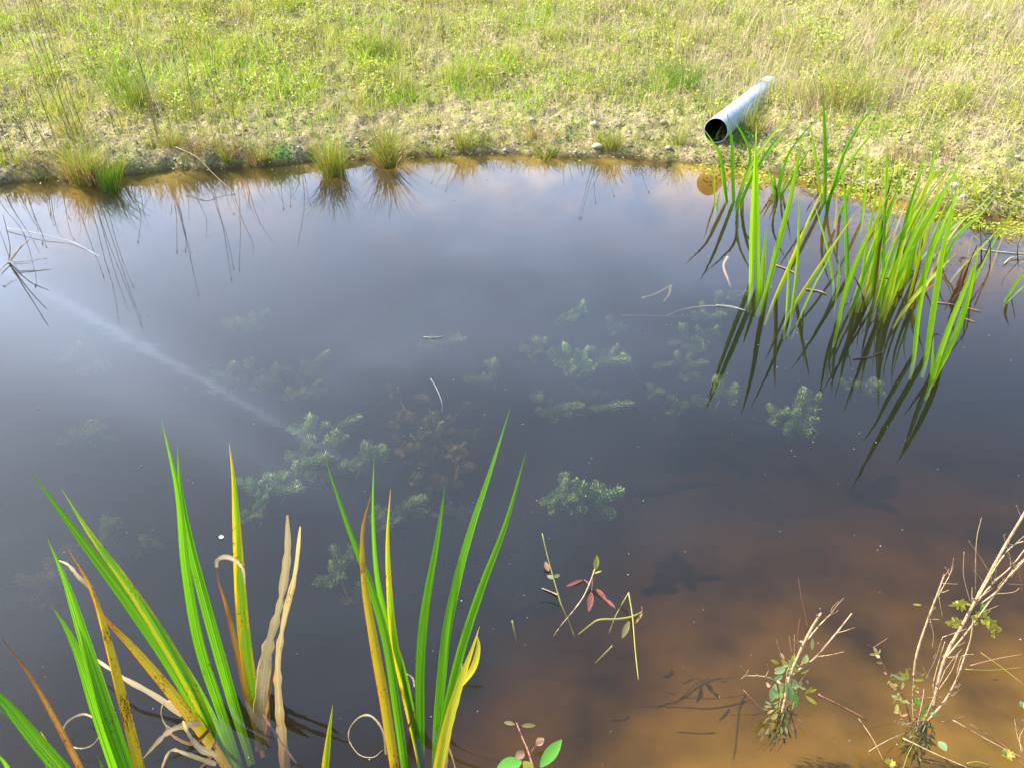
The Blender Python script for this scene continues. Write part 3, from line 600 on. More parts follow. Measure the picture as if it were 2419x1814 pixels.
iris('tallest upright blades at the back of the right stand', [
    ('green', 18, [(1018, 1130), (1020, 850), (1012, 600), (1006, 458)]), ('lime', 13, [(1000, 1125), (970, 900), (945, 760), (930, 655)]), ('green', 17, [(1045, 1120), (1110, 900), (1200, 720), (1345, 530)]),
    ('lime', 14, [(1030, 1130), (1090, 1010), (1200, 850), (1380, 625)]), ('green', 17, [(1035, 1130), (1075, 1030), (1110, 920)]), ('lime', 13, [(1100, 1200), (1180, 1020), (1250, 870)]), ('orange', 12, [(985, 1090), (965, 1030), (960, 985)], {'dead': 1}),
    ('lime', 15, [(1225, 1240), (1245, 1050), (1258, 800)]), ('lime', 15, [(1360, 1180), (1365, 1000), (1368, 830)]),
], c3, k=.0001, group=G, foot=.1)
iris('iris blades leaning over the bank at the right end of the stand', [
    ('lime', 17, [(1480, 1240), (1560, 1080), (1680, 950), (1800, 880)]), ('lime', 17, [(1560, 1330), (1650, 1150), (1730, 1000), (1790, 890)]), ('lime', 12, [(1600, 1400), (1740, 1270), (1860, 1180), (1980, 1060)]), ('lime', 11, [(1640, 1420), (1800, 1270), (1900, 1190), (2040, 990)]),
    ('green', 11, [(1680, 1480), (1760, 1330), (1900, 1200)]), ('lime', 15, [(1520, 1260), (1600, 1000), (1640, 820), (1660, 650)]), ('tan', 13, [(1540, 1150), (1560, 900), (1600, 690)], {'dead': 1}), ('lime', 14, [(1700, 1420), (1730, 1200), (1760, 1040)]), ('limeyellow', 12, [(1880, 1180), (1860, 1060), (1810, 940)], {'dead': 1}),
    ('lime', 11, [(1860, 1560), (1950, 1380), (2060, 1200), (2120, 1110)]), ('limeyellow', 11, [(1780, 1500), (1900, 1380), (2020, 1250)]),
], c3, k=.00008, group=G, foot=.1)
iris('dead brown collapsed leaves tangled at the right end of the stand', [
    ('dark', 14, [(1560, 680), (1600, 560), (1640, 470)], {'dead': 1}), ('brown', 26, [(1545, 680), (1565, 600), (1600, 560)], {'dead': 1}), ('dark', 10, [(1510, 750), (1600, 640), (1660, 560), (1720, 420)], {'dead': 1}), ('dark', 10, [(1600, 760), (1680, 640), (1700, 560), (1695, 450), (1650, 470)], {'dead': 1}),
    ('tan', 13, [(1700, 600), (1750, 460), (1790, 360)], {'dead': 1}), ('tan', 10, [(1580, 620), (1610, 440), (1650, 460)], {'dead': 1}), ('dark', 8, [(1660, 560), (1655, 440), (1650, 370)], {'dead': 1}), ('brown', 22, [(1560, 640), (1580, 600), (1610, 540)], {'dead': 1}),
    ('brown', 24, [(1548, 560), (1565, 540), (1600, 545)], {'z': .2, 'dead': 1}), ('dark', 7, [(1840, 560), (1835, 480), (1860, 430)], {'dead': 1}),
], c4, k=0., name='dead_iris_leaves', foot=.05)
iris('two narrow blades entering the frame at the right edge', [
    ('lime', 14, [(1790, 720), (1850, 630), (1930, 560)]), ('green', 9, [(1800, 735), (1860, 680), (1930, 610)]),
], c4, k=0., foot=.05)

# ------------------------------------------------------------------ rush and grass tufts on the far shore (each a thing)
def tuft(label, p, Hpx, Wpx, nb, mat, name='rush_tuft', base_r=.03, dry=0, lean=(0, 0), wid=.0024, sink=0., group='rush and grass tufts along the far bank', stems=0, drybase=0):
    b = settle(p, -.005)
    root = thing(name, label, 'tuft', b, group); ps = px_size(b); hh = Hpx*ps*1.5; ww = Wpx*ps*.55; wid *= 1.3; nb *= .8
    lean0 = rng.normal(0, .18)
    def blades(nb, mat, hs, partname, wd, spread=1.):
        nb = int(nb); az = rng.uniform(0, 2*np.pi, nb); r = base_r*1.2*np.sqrt(rng.random(nb)); h = hh*hs*rng.uniform(.30, 1., nb)
        out = ww*rng.random(nb)**.8*spread*1.25; dx = np.cos(az)*out+lean[0]*h; dy = np.sin(az)*out*.8+lean[1]*h
        cen = np.array([(0, 0, lean0), (rng.normal(0, base_r), rng.normal(0, base_r*.5), lean0+rng.normal(0, .35)), (rng.normal(0, base_r*1.2), rng.normal(0, base_r*.5), rng.normal(0, .4))])[rng.integers(0, 3, nb)]; dx = dx+cen[:, 2]*h*.8; x = b[0]+np.cos(az)*r*.7+cen[:, 0]; y = b[1]+np.sin(az)*r*.7+cen[:, 1]; V = []; seg = 5; wx, wy = np.cos(az+1.57), np.sin(az+1.57); allV = np.zeros((nb, seg*2+1, 3)); drp = rng.uniform(.0, .42, nb)**1.0
        fa = rng.uniform(-.9, .9, nb); wx, wy = np.cos(fa), np.sin(fa)
        for i in range(seg+1):
            t = i/seg; px = x+dx*t**1.6; py = y+dy*t**1.6; pz = b[2]-.02+(h+.02)*(t-drp*t**3); w = wd*.5*(1-t**2*.95)
            if i < seg: allV[:, 2*i] = np.stack([px-wx*w, py-wy*w, pz], 1); allV[:, 2*i+1] = np.stack([px+wx*w, py+wy*w, pz], 1)
            else: allV[:, 2*seg] = np.stack([px, py, pz], 1)
        k = seg*2+1; base = (np.arange(nb)*k)[:, None]; Fq = []
        for i in range(seg-1): Fq += [base+np.array([[2*i, 2*i+1, 2*i+3]]), base+np.array([[2*i, 2*i+3, 2*i+2]])]
        Fq.append(base+np.array([[2*seg-2, 2*seg-1, 2*seg]]))
        return mesh_obj(partname, allV.reshape(-1, 3), np.concatenate(Fq), mat, root)
    blades(nb, mat, 1., 'leaf_fan', wid)
    if dry: blades(dry, M['rushdry'], .75, 'dead_leaves', wid*1.1, 1.15)
    if drybase: blades(drybase, M['rushdry'], .38, 'brown_base', wid*1.2, .55)
    return root
tuft('tall rush tuft with a brown matted base at the left of the far shore', c1(500, 985), 95, 110, 260, M['rush'], dry=160, drybase=160, base_r=.07)
tuft('deep green grass tuft dipping into the water at the left far shore', c1(590, 1060), 85, 46, 130, M['rushdk'], base_r=.03, lean=(-.15, 0))
tuft('brown-footed sedge tuft left of the deep green one', c1(400, 975), 60, 60, 120, M['rush'], drybase=120, dry=60, base_r=.05)
tuft('yellow-green rush tuft standing in the water left of centre', c1(1850, 975), 105, 90, 300, M['rush'], base_r=.055, dry=50, wid=.0022)
tuft('taller rush tuft with a reddish brown base near the centre shore', c2(275, 925), 120, 90, 240, M['rush'], base_r=.045, dry=60, drybase=140, wid=.0022)
tuft('dark green rush tuft on the left meadow slope', c1(790, 590), 95, 90, 260, M['rushdk'], base_r=.08, dry=40, lean=(-.1, 0))
tuft('straw coloured tussock hanging over the undercut left bank', c1(1090, 850), 45, 90, 160, M['rushdry'], base_r=.06)
tuft('grass tuft on the bank just left of the undercut', c1(960, 800), 55, 80, 130, M['rush'], base_r=.05, dry=50)
tuft('withered sedge tuft with spreading brown leaves by the small green weed', c1(1450, 900), 48, 70, 90, M['rush'], base_r=.04, drybase=120, dry=60)
tuft('fine green tuft in front of the undercut bank', c1(1280, 905), 50, 60, 60, M['rush'], base_r=.02)
tuft('short green tuft at the waterline right of the centre rush', c2(560, 880), 30, 26, 50, M['rush'], base_r=.015)
tuft('spreading rush tuft on the open soil right of centre', c2(690, 835), 60, 60, 110, M['rush'], base_r=.03, dry=30)
tuft('round grass tuft near the pale stone on the middle shore', c2(1510, 830), 55, 60, 150, M['rush'], base_r=.04, dry=30)
tuft('dry grass tuft on the middle bank above the gravel', c2(1080, 770), 38, 60, 90, M['rushdry'], base_r=.04, dry=0)
tuft('lush green grass tuft on the meadow left of the pipe', c3(230, 480), 55, 120, 280, M['rushdk'], base_r=.12)
tuft('large green rush tuft on the meadow right of the pipe', c3(1080, 590), 95, 170, 420, M['rush'], base_r=.16, dry=90)
tuft('narrow green tuft at the right of the meadow edge', c3(1830, 620), 60, 40, 90, M['rush'], base_r=.03)
tuft('dead pale tussock on the bank behind the iris stand', c3(1420, 890), 50, 70, 170, M['rushdry'], base_r=.06)
tuft('low yellowing tuft at the far left waterline', c1(110, 900), 40, 80, 140, M['rush'], base_r=.08, dry=60)
tuft('fresh grass tuft leaning by the left side of the pipe mouth', c3(215, 800), 48, 50, 80, M['rush'], base_r=.03)
tuft('tall grass tuft growing against the right side of the pipe', c3(620, 740), 75, 90, 120, M['rush'], base_r=.06, dry=40)
tuft('grass tuft at the foot of the right bank by the pebbles', c3(1050, 850), 34, 36, 60, M['rush'], base_r=.03)
tuft('straggling grass tuft on the slope above the left shoreline', c1(400, 760), 60, 110, 150, M['rush'], base_r=.07, dry=60)
tuft('thin grass tuft in the meadow above the middle gravel', c2(300, 470), 60, 50, 90, M['rush'], base_r=.05)
tuft('bright weed tuft at the waterline right of the centre', c2(1160, 870), 26, 60, 80, M['rush'], base_r=.05, wid=.004)
tuft('pale tuft at the right edge of the far bank', c3(2060, 1020), 40, 60, 80, M['rush'], base_r=.05, dry=50)
# leafy green weed between tufts
def weed(label, p, r, nl, mat, size=.014, name='leafy_weed'):
    b = settle(p, -.005)
    root = thing(name, label, 'weed', b, None); x = b[0]+rng.normal(0, r*.5, nl); y = b[1]+rng.normal(0, r*.5, nl); z = b[2]+rng.random(nl)*r*.7
    leaflet_mesh('leaves', x, y, z, rng.uniform(.6, 1.2, nl)*size, mat, .5).parent = root; root.children[0].location = -root.location
    return root
weed('small fresh blue-green weed at the left far waterline', c1(1565, 880), .10, 260, M['leafgreen'])
weed('broad-leaved yellow-green plant on the bare middle bank', c2(800, 500), .13, 220, M['leafyel'])
weed('clump of clover-like leaves beside the buried end of the pipe', c3(760, 560), .16, 350, M['leafyel'])
weed('leafy clump under the right side of the pipe', c3(560, 790), .12, 260, M['leafgreen'])
weed('clover-like clump on the right slope above the pebbles', c3(1650, 640), .18, 380, M['leafyel'])
weed('reddish waterside weed at the middle waterline', c2(1130, 880), .07, 120, M['leafpink'], .01)

# tall thin seed stems above the bank; traced from where the pond mirrors them
def stem(label, pts, Yb, tips=None, r=.0024, heads=True, fr_=s3):
    """pts: mirrored points in the water image, root first"""
    Q = []
    for q in pts:
        P = on_y(fr_(*q), Yb); Q.append([P[0], P[1]+random.uniform(-.01, .01), -P[2]])
    b = np.array(Q[0]); g = float(ground_z(np.array([b[0]]), np.array([b[1]]))[0]); Q = [[b[0]-(Q[1][0]-b[0])*.3, b[1], min(g, b[2])-.02]]+Q
    root = thing('seed_stem', label, 'rush stem', Q[0], 'tall thin stems on the left far bank'); mb = MB(); tube(mb, Q, r, r*.45, k=4, n=14); mb.build('stalk', M['stemdk'], root)
    if heads:
        mb = MB(); e = np.array(Q[-1]); d = unit(e-np.array(Q[-2])); L_ = random.uniform(.012, .03)
        tube(mb, [e-d*L_, e-d*L_*.5, e], .0045, .001, n=6, k=6); mb.build('seed_head', M['stemdk'], root)
SL = [([(520, 290), (590, 480), (680, 720)], 4.8), ([(610, 270), (690, 600), (740, 760), (785, 1015)], 4.9), ([(630, 270), (740, 560), (840, 800), (935, 1050)], 4.95), ([(680, 290), (760, 540), (850, 790), (925, 990)], 5.0), ([(650, 300), (740, 640), (840, 915)], 4.9), ([(700, 270), (790, 560), (872, 780)], 5.0),
      ([(1160, 260), (1220, 480), (1300, 825)], 5.05), ([(1190, 300), (1210, 420), (1250, 555)], 5.05), ([(1150, 280), (1155, 420), (1155, 555)], 5.0), ([(1170, 260), (1215, 430), (1213, 548)], 5.05), ([(1290, 200), (1345, 320), (1345, 455)], 5.1), ([(1410, 200), (1470, 450), (1512, 740)], 5.1), ([(1420, 260), (1480, 440), (1530, 650)], 5.1),
      ([(1540, 200), (1600, 380), (1650, 480), (1648, 580)], 5.1), ([(1560, 180), (1570, 440), (1565, 660)], 5.15), ([(1620, 120), (1690, 330), (1780, 470)], 5.1), ([(1990, 200), (1970, 370), (1943, 515)], 5.2), ([(240, 330), (275, 420), (277, 503)], 4.7), ([(200, 300), (280, 430), (308, 518)], 4.7), ([(330, 180), (370, 380), (420, 470)], 4.75),
      ([(420, 200), (460, 400), (490, 470)], 4.8), ([(880, 180), (920, 300), (900, 495)], 5.0), ([(90, 280), (200, 440), (255, 550)], 4.6), ([(30, 250), (150, 420), (230, 700), (232, 775)], 4.6), ([(0, 400), (60, 560), (130, 700), (20, 765)], 4.5)]
for i, (pts, Yb) in enumerate(SL):
    stem(['thin dark rush stem with a seed head leaning right above the left bank', 'bare wiry stem rising from the left far bank'][i % 2], pts, Yb, heads=(i % 3 != 1))
for i in range(46):
    sx_ = random.choice([random.uniform(0, 800), random.uniform(900, 1900), random.uniform(0, 2200)]); y0_ = random.uniform(110, 200); ln = random.uniform(60, 240)*(1-.3*sx_/2200); dxx = random.uniform(-.15, .55)*ln
    stem('short wiry stem leaning over the left far waterline', [(sx_, y0_), (sx_+dxx*.4, y0_+ln*.55), (sx_+dxx, y0_+ln)], random.uniform(4.75, 5.15), heads=random.random() < .3, r=.0019)
for (bx, by, tx, ty, Yb) in [(1420, 930, 1345, 1230, 5.2), (1440, 930, 1355, 1235, 5.2), (1430, 930, 1440, 1150, 5.2), (1500, 930, 1545, 1110, 5.2), (1560, 930, 1590, 1030, 5.2), (1690, 940, 1740, 1090, 5.2), (560, 940, 520, 1030, 5.2), (600, 960, 540, 1045, 5.2), (1265, 930, 1262, 1040, 5.2), (630, 960, 600, 1080, 5.2), (1880, 930, 1840, 1050, 5.1)]:
    stem('short thin stem reflected in the middle of the far waterline', [(bx, by), ((bx+tx)/2-5, (by+ty)/2), (tx, ty)], Yb, r=.0018, heads=True, fr_=c2)

# ------------------------------------------------------------------ pebbles
def pebble(label, p, rpx, mat, group='pale pebbles on the far bank', flat=.6):
    b = settle(p, -.005)
    r = rpx*px_size(b); k1, k2 = 9, 6; V = []; sd = random.randint(0, 999); ax_ = (random.uniform(.8, 1.3), random.uniform(.7, 1.1)); a0 = random.random()*6
    for i in range(k2+1):
        ph = math.pi*i/k2
        for j in range(k1):
            th = 2*math.pi*j/k1+a0; q = 1+.28*(random.random()-.5); V.append((b[0]+r*q*math.sin(ph)*math.cos(th)*ax_[0], b[1]+r*q*math.sin(ph)*math.sin(th)*ax_[1], b[2]+r*flat*.4+r*flat*math.cos(ph)*(1+.1*random.random())))
    Fs = [(i*k1+j, i*k1+(j+1) % k1, (i+1)*k1+(j+1) % k1, (i+1)*k1+j) for i in range(k2) for j in range(k1)]
    o = mesh_obj('pebble', V, Fs[::1], mat); tag(o, label, 'pebble', group)
for lab, p, r in [('white pebble, leftmost of the trio on the left bank', c1(50, 692), 6), ('white pebble in the middle of the left bank trio', c1(85, 706), 5), ('white pebble, rightmost of the left bank trio', c1(107, 714), 5), ('pale pebble near the left edge just above the waterline', c1(40, 765), 5),
                  ('pale pebble in the soil between the left tufts', c1(258, 755), 6), ('white pebble by the dead stalk on the left bank', c1(1268, 658), 4.5), ('pale pebble below the left bank stalk', c1(1328, 756), 4.5), ('white pebble on the upper soil left of centre', c1(1925, 612), 5), ('largest pale grey stone at the middle waterline', c2(1448, 826), 11),
                  ('white stone in the iris stand at the right shore', c3(1745, 1046), 11), ('pale stone just right of the white one in the iris stand', c3(1790, 1105), 8), ('pale stone left of the pipe near the water', c3(140, 832), 7), ('large flat stone on the gravel right of the pipe', c3(900, 760), 12), ('pale stone on the gravel nearest the pipe', c3(850, 825), 8),
                  ('white pebble at the right edge of the bank', c3(2097, 880), 6), ('pebble right of the white stone by the water', c3(1995, 1090), 6), ('flat pale stone on the middle gravel', c2(1430, 700), 8), ('dark grey rounded stone left of the pipe', c3(110, 690), 8), ('pale flake high on the right meadow', c3(1945, 100), 9)]:
    pebble(lab, p, r, M['pebdark'] if 'dark' in lab else M['pebble'])
for i in range(120):
    x_ = random.choice([random.gauss(1180, 260), random.gauss(1350, 150), random.uniform(0, 2400), random.gauss(1960, 90)]); sy = np.interp(x_, [q[0] for q in far_px], [q[1] for q in far_px]); y_ = sy-random.uniform(8, 140)
    if 0 < x_ < 2419: pebble('small pale pebble lying on the bare soil of the far bank', (x_, y_), random.uniform(1.6, 4.6), M['pebble'] if random.random() < .75 else M['pebdark'], group='small pebbles scattered on the bare soil')

# ------------------------------------------------------------------ submerged hornwort
def finger(mb, P, r):
    n_ = max(6, int(np.linalg.norm(np.diff(P, axis=0), axis=1).sum()/.0075)); P = resample(P, n_); T = np.gradient(P, axis=0); Vv = []; Fs = []; c = 0
    for i in range(n_):
        t = i/(n_-1); tg = unit(T[i]); a = unit(np.cross(tg, [.2, .3, .9])); b = np.cross(tg, a); rr = r*(1-max(0, (t-.72)/.28)**2*.65)*(.85+.3*random.random()); ph = random.random()*6
        for j in range(15):
            an = ph+2*math.pi*j/15+random.uniform(-.1, .1); rq = random.uniform(.75, 1.25); o = a*math.cos(an)+b*math.sin(an); fw = .35+.9*t*t; e = P[i]+(o+tg*fw)*rr*.9*rq; m_ = P[i]+o*rr*.55*rq+tg*rr*.1; s = unit(np.cross(o, tg))*.0013
            Vv += [P[i]-s*.5, P[i]+s*.5, m_+s, m_-s, e+s*2.2+tg*.001, e-s*2.2]; Fs += [(c, c+1, c+2, c+3), (c+3, c+2, c+4), (c+3, c+5, c+4)]; c += 6
    mb.add(Vv, Fs)
def hornwort(label, fr_, s, fingers, depth, mat='horn'):
    depth = (depth if depth < .09 else .09+(depth-.09)*.62)+.02
    q0 = on_z(fr_(*fingers[0][0]), -depth); root = thing('hornwort', label, 'water weed', q0, 'hornwort plants under the water'); cen = np.mean([np.array(f[0]) for f in fingers], axis=0)
    for f in fingers:
        p0, p1, r = f[:3]; dd = depth*(f[3] if len(f) > 3 else 1.)
        B_ = on_z(fr_(*p1), -dd); A_ = on_z(fr_(*p0), -dd-.05); mid = (A_+B_)/2+np.array([0, 0, .01]); rad = r/s*px_size(B_)*.98
        mb = MB(); finger(mb, np.array([A_, mid, B_]), rad)
        for _ in range(3):
            q_ = A_+(B_-A_)*random.uniform(.1, .6); a_ = random.random()*6.28; l_ = rad*random.uniform(2., 3.2); finger(mb, np.array([q_-[0, 0, .01], q_+np.array([math.cos(a_)*l_*.5, math.sin(a_)*l_*.5, -.01]), q_+np.array([math.cos(a_)*l_, math.sin(a_)*l_, .005])]), rad*.85)
        mb.build('branch', M[mat], root)
    # thin main stem linking the branches down to the bed
    mb = MB(); q = on_z(fr_(*cen), -depth-.05)
    for f in fingers: A_ = on_z(fr_(*f[0]), -depth*(f[3] if len(f) > 3 else 1.)-.05); tube(mb, [A_, (A_+q)/2-[0, 0, .03], q-[0, 0, .08]], .002, k=4)
    gz = float(ground_z(np.array([q[0]]), np.array([q[1]]))[0]); tube(mb, [q-[0, 0, .08], [q[0]+.03, q[1]+.02, max(gz, q[2]-.16)]], .002, k=4, n=3); mb.build('stem', M['hornbrown'], root)
hornwort('largest bright hornwort, left half of the mass at the centre left', s1, 2.77, [((690, 1300), (680, 1180), 42), ((640, 1310), (875, 1255), 45), ((570, 1290), (525, 1205), 46), ((620, 1330), (600, 1300), 45), ((800, 1230), (835, 1100), 48), ((870, 1150), (990, 1070), 50), ((600, 1440), (485, 1445), 36, 1.8)], .05)
hornwort('bright hornwort with upright tips above the largest one', s1, 2.77, [((900, 1020), (925, 930), 50), ((930, 930), (935, 800), 48), ((900, 900), (835, 865), 40), ((1060, 1000), (1105, 895), 42), ((1050, 900), (1250, 795), 40, 1.4), ((1100, 1090), (1090, 1010), 48, 1.9), ((1000, 1130), (880, 1080), 50)], .06)
hornwort('small hornwort at the right of the bright mass', s1, 2.77, [((1270, 1090), (1300, 985), 50), ((1290, 1090), (1195, 1105), 38), ((1300, 1080), (1350, 1030), 38), ((1060, 1180), (1150, 1110), 36, 1.2), ((1040, 1190), (990, 1160), 34, 1.2)], .07)
hornwort('hornwort branch behind the centre iris blades', s1, 2.77, [((1470, 1430), (1665, 1320), 48), ((1400, 1440), (1330, 1450), 38, 1.5)], .10)
hornwort('bright hornwort alone in open dark water right of the centre clump', s2, 2.37, [((560, 1310), (545, 1255), 34), ((600, 1400), (560, 1375), 46), ((560, 1390), (490, 1365), 38), ((640, 1390), (672, 1300), 44), ((720, 1400), (870, 1330), 42), ((700, 1380), (720, 1310), 40, 1.6)], .06)
hornwort('hornwort with a pale upright top in the middle of the pond', s2, 2.37, [((580, 620), (560, 515), 34), ((600, 660), (570, 655), 34), ((620, 640), (690, 655), 38), ((640, 600), (640, 590), 38), ((730, 620), (915, 597), 36), ((750, 590), (695, 530), 28, 1.5), ((780, 590), (790, 560), 36, 1.4)], .07)
hornwort('fading pair of long hornwort branches below the middle one', s2, 2.37, [((430, 895), (655, 850), 32), ((650, 895), (935, 842), 34), ((720, 800), (670, 718), 30), ((430, 830), (400, 790), 26)], .15)
hornwort('pale hornwort left of the middle one', s2, 2.37, [((430, 560), (400, 480), 36), ((430, 560), (365, 555), 28), ((500, 560), (540, 550), 24)], .16)
hornwort('single hornwort tip far out in the upper middle of the pond', s2, 2.37, [((595, 400), (600, 330), 30), ((610, 340), (650, 310), 30, .6)], .12)
hornwort('hornwort under the reflections left of the iris stand', s2, 2.37, [((1230, 490), (1215, 405), 34), ((1250, 500), (1335, 490), 24), ((1290, 560), (1310, 530), 26)], .12)
hornwort('hornwort spreading beside the leftmost iris clump', s2, 2.37, [((1320, 380), (1445, 342), 32), ((1330, 350), (1325, 280), 26), ((1420, 280), (1408, 222), 28, .7), ((1480, 235), (1548, 240), 26, .7), ((1350, 450), (1400, 460), 30)], .12)
hornwort('hornwort rising beneath the long blade reflections', s2, 2.37, [((1430, 810), (1405, 705), 38), ((1430, 800), (1518, 778), 30), ((1350, 840), (1320, 830), 26, 1.6)], .09)
hornwort('cross-shaped hornwort right of the blade reflections', c4, 2.07, [((750, 1300), (795, 1195), 36), ((740, 1370), (830, 1392), 34), ((700, 1320), (650, 1300), 30), ((760, 1370), (740, 1300), 34)], .08)
hornwort('dim hornwort beneath the nearest right iris clump', c4, 2.07, [((1060, 1180), (1130, 1195), 36), ((1060, 1170), (1005, 1165), 24)], .14)
hornwort('faint hornwort with two arms in the left middle water', s1, 2.77, [((380, 560), (430, 450), 44), ((380, 540), (300, 510), 36), ((500, 500), (540, 415), 36), ((360, 560), (420, 560), 40)], .17)
hornwort('faint brownish hornwort beside the two-armed one', s1, 2.77, [((600, 590), (710, 570), 44), ((690, 560), (700, 460), 38), ((700, 520), (745, 490), 30)], .20)
hornwort('faint slanting hornwort in the centre left water', s1, 2.77, [((900, 510), (1040, 380), 42), ((900, 510), (860, 530), 34)], .24)
hornwort('dim hornwort stub above the bright mass', s1, 2.77, [((830, 700), (880, 640), 44), ((920, 640), (990, 555), 28), ((820, 680), (800, 640), 34)], .20)
hornwort('very faint spread hornwort in the upper left water', s1, 2.77, [((430, 240), (570, 180), 42), ((560, 190), (645, 105), 32), ((430, 200), (345, 160), 26), ((480, 250), (540, 240), 34)], .20)
hornwort('pale hornwort touching the small floating twig', s1, 2.77, [((1720, 340), (1930, 290), 40), ((1830, 310), (1840, 265), 34)], .17)
hornwort('upright hornwort finger left of the middle plants', s2, 2.37, [((175, 690), (165, 600), 30), ((150, 720), (0, 700), 26, 1.4)], .12)
hornwort('brown old hornwort tangle in the centre', s1, 2.77, [((1500+(k*137)%520, 660+(k*211)%740), (1500+(k*137)%520+(-70, 50, 80, -40)[k%4], 660+(k*211)%740+(-80, -60, 20, 70)[(k//2)%4]), 20+(k*7)%14, 1.+(k%4)*.35) for k in range(24)]+[((1740, 860), (1735, 765), 34), ((1740, 950), (1785, 835), 36), ((1560, 860), (1580, 770), 40), ((1700, 700), (1635, 650), 26), ((1540, 1050), (1470, 1005), 24), ((1550, 1050), (1590, 985), 20), ((1640, 940), (1660, 890), 24)], .13, 'hornbrown')
hornwort('brown hornwort curls right of the old tangle', s1, 2.77, [((1900, 1080), (1860, 1060), 26), ((1900, 1060), (1930, 1020), 26), ((1880, 1010), (1840, 985), 30), ((1900, 1140), (1990, 1110), 28), ((1700, 1370), (1700, 1250), 28, 1.6)], .12, 'hornbrown')
hornwort('dim hornwort below the centre left, beside the tan leaves', c6, 1.82, [((380, 850), (330, 850), 34), ((350, 800), (420, 760), 34, 1.5), ((440, 930), (460, 900), 24, 1.4)], .11)
hornwort('dim hornwort at the left edge under the grey reflection', c5, 2.04, [((430, 80), (460, 60), 40), ((400, 90), (350, 40), 30), ((410, 50), (420, 20), 28)], .2)
hornwort('faint hornwort tip above the lower left iris blades', c5, 2.04, [((500, 520), (560, 480), 34), ((660, 620), (715, 575), 32, 1.4)], .13)
hornwort('brown fading hornwort behind the leftmost iris blades', c5, 2.04, [((170, 790), (270, 735), 44), ((300, 640), (370, 610), 34)], .19, 'hornbrown')
hornwort('ghostly hornwort patch far left under the vapour trail reflection', s3, 2.77, [((460, 1210), (440, 1180), 40), ((640, 1320), (680, 1280), 40), ((700, 1040), (750, 1020), 36), ((580, 1050), (570, 1030), 30)], .22)
hornwort('dim hornwort among the middle right water', s2, 2.37, [((1190, 650), (1185, 560), 30), ((1190, 660), (1350, 610), 26), ((1180, 640), (1060, 630), 24), ((1240, 690), (1310, 685), 22)], .17)
hornwort('faint hornwort beneath the middle right plants', s2, 2.37, [((1100, 790), (1040, 775), 32), ((1160, 860), (1240, 855), 28), ((810, 420), (800, 355), 24), ((820, 420), (875, 420), 20)], .19)

# ------------------------------------------------------------------ floating and half-sunken bits
def bit(name, label, cat, parts, fr_, s, group=None):
    """parts: (part, shape, mat, width_px, pts, z or list)"""
    q = parts[0]; z0 = q[5][0] if isinstance(q[5], (list, tuple)) else q[5]; b = on_z(fr_(*q[4][0]), z0); root = thing(name, label, cat, b, group)
    for part, shape, mat, wpx, pts, z in parts:
        P = np.array([on_z(fr_(*p_), z[i] if isinstance(z, (list, tuple)) else z) for i, p_ in enumerate(pts)]); w = wpx/s*px_size(P[0]); mb = MB()
        if shape == 't': tube(mb, P, w*.5, w*.32, wob=.1)
        elif shape == 'l':
            d = P[1]-P[0]; oval_leaf(mb, P[0], d, np.linalg.norm(d), w, unit(np.array([.1, -.35, 1.])), fold=.25, curl=.08, n=9)
        else: ribbon(mb, P, w, n=14, prof=prof_dead)
        mb.build(part, M[mat], root)
    return root
bit('drifting_pondweed', 'red-leaved stem with a small upright green leaf in the open brown water', 'water plant', [
    ('stem', 't', 'wood', 12, [(765, 480), (748, 530), (700, 640), (640, 725), (560, 820), (520, 880)], [.05, .03, .0, -.02, -.06, -.10]), ('green_leaf', 'l', 'leafyel', 34, [(766, 486), (776, 404)], [.05, .085]), ('green_leaf', 'l', 'leafyel', 12, [(760, 508), (803, 492)], [.045, .055]),
    ('red_leaf', 'l', 'leafred', 40, [(742, 618), (728, 728)], [.003, .001]), ('red_leaf', 'l', 'leafred', 22, [(690, 545), (595, 582)], [.006, .002]), ('red_leaf', 'l', 'leafred', 30, [(768, 595), (835, 670)], [.006, .002]), ('red_leaf', 'l', 'leafred', 22, [(825, 660), (885, 712)], .002), ('stem', 't', 'woodred', 6, [(752, 530), (745, 600), (742, 620)], [.03, .01, .003]), ('stem', 't', 'woodred', 6, [(730, 570), (700, 545)], [.01, .005])], c7, 2.5)
bit('drifting_pondweed', 'straight thin green rush leaf rising beside the red-leaved stem', 'water plant', [
    ('leaf', 't', 'rush', 10, [(648, 890), (600, 770), (570, 705), (540, 610), (490, 430), (452, 272)], [-.09, -.04, .0, .03, .09, .15]), ('stem', 't', 'wood', 9, [(548, 638), (500, 615), (450, 596)], .004), ('leaf', 'l', 'leafpink', 30, [(488, 496), (470, 438)], [.004, .02]), ('leaf', 'l', 'hornbrown', 26, [(520, 540), (480, 520)], -.01), ('leaf', 'l', 'hornbrown', 26, [(520, 530), (556, 515)], -.01)], c7, 2.5)
bit('drifting_pondweed', 'yellow stem curving along the surface to a frayed dead leaf', 'water plant', [
    ('stem', 't', 'leafyel', 15, [(1045, 735), (980, 765), (900, 778), (790, 782), (740, 810), (665, 870)], [.008, .002, -.003, -.008, -.03, -.08]), ('dead_leaf', 'l', 'hornbrown', 36, [(965, 790), (925, 888)], [-.002, -.012]), ('dead_leaf', 'l', 'leafpink', 16, [(1045, 740), (1005, 800)], [.008, .002]), ('stem', 't', 'woodred', 5, [(1045, 740), (1040, 705), (1052, 720)], [.01, .02, .01])], c7, 2.5)
bit('drifting_pondweed', 'thin rush leaf sharply bent like an upside-down V', 'water plant', [
    ('leaf', 't', 'rush', 9, [(845, 870), (890, 750), (962, 622)], [-.10, -.02, .04]), ('leaf', 't', 'rush', 9, [(962, 622), (985, 760), (1000, 950), (1020, 1136)], [.04, .02, .008, .004])], c7, 2.5)
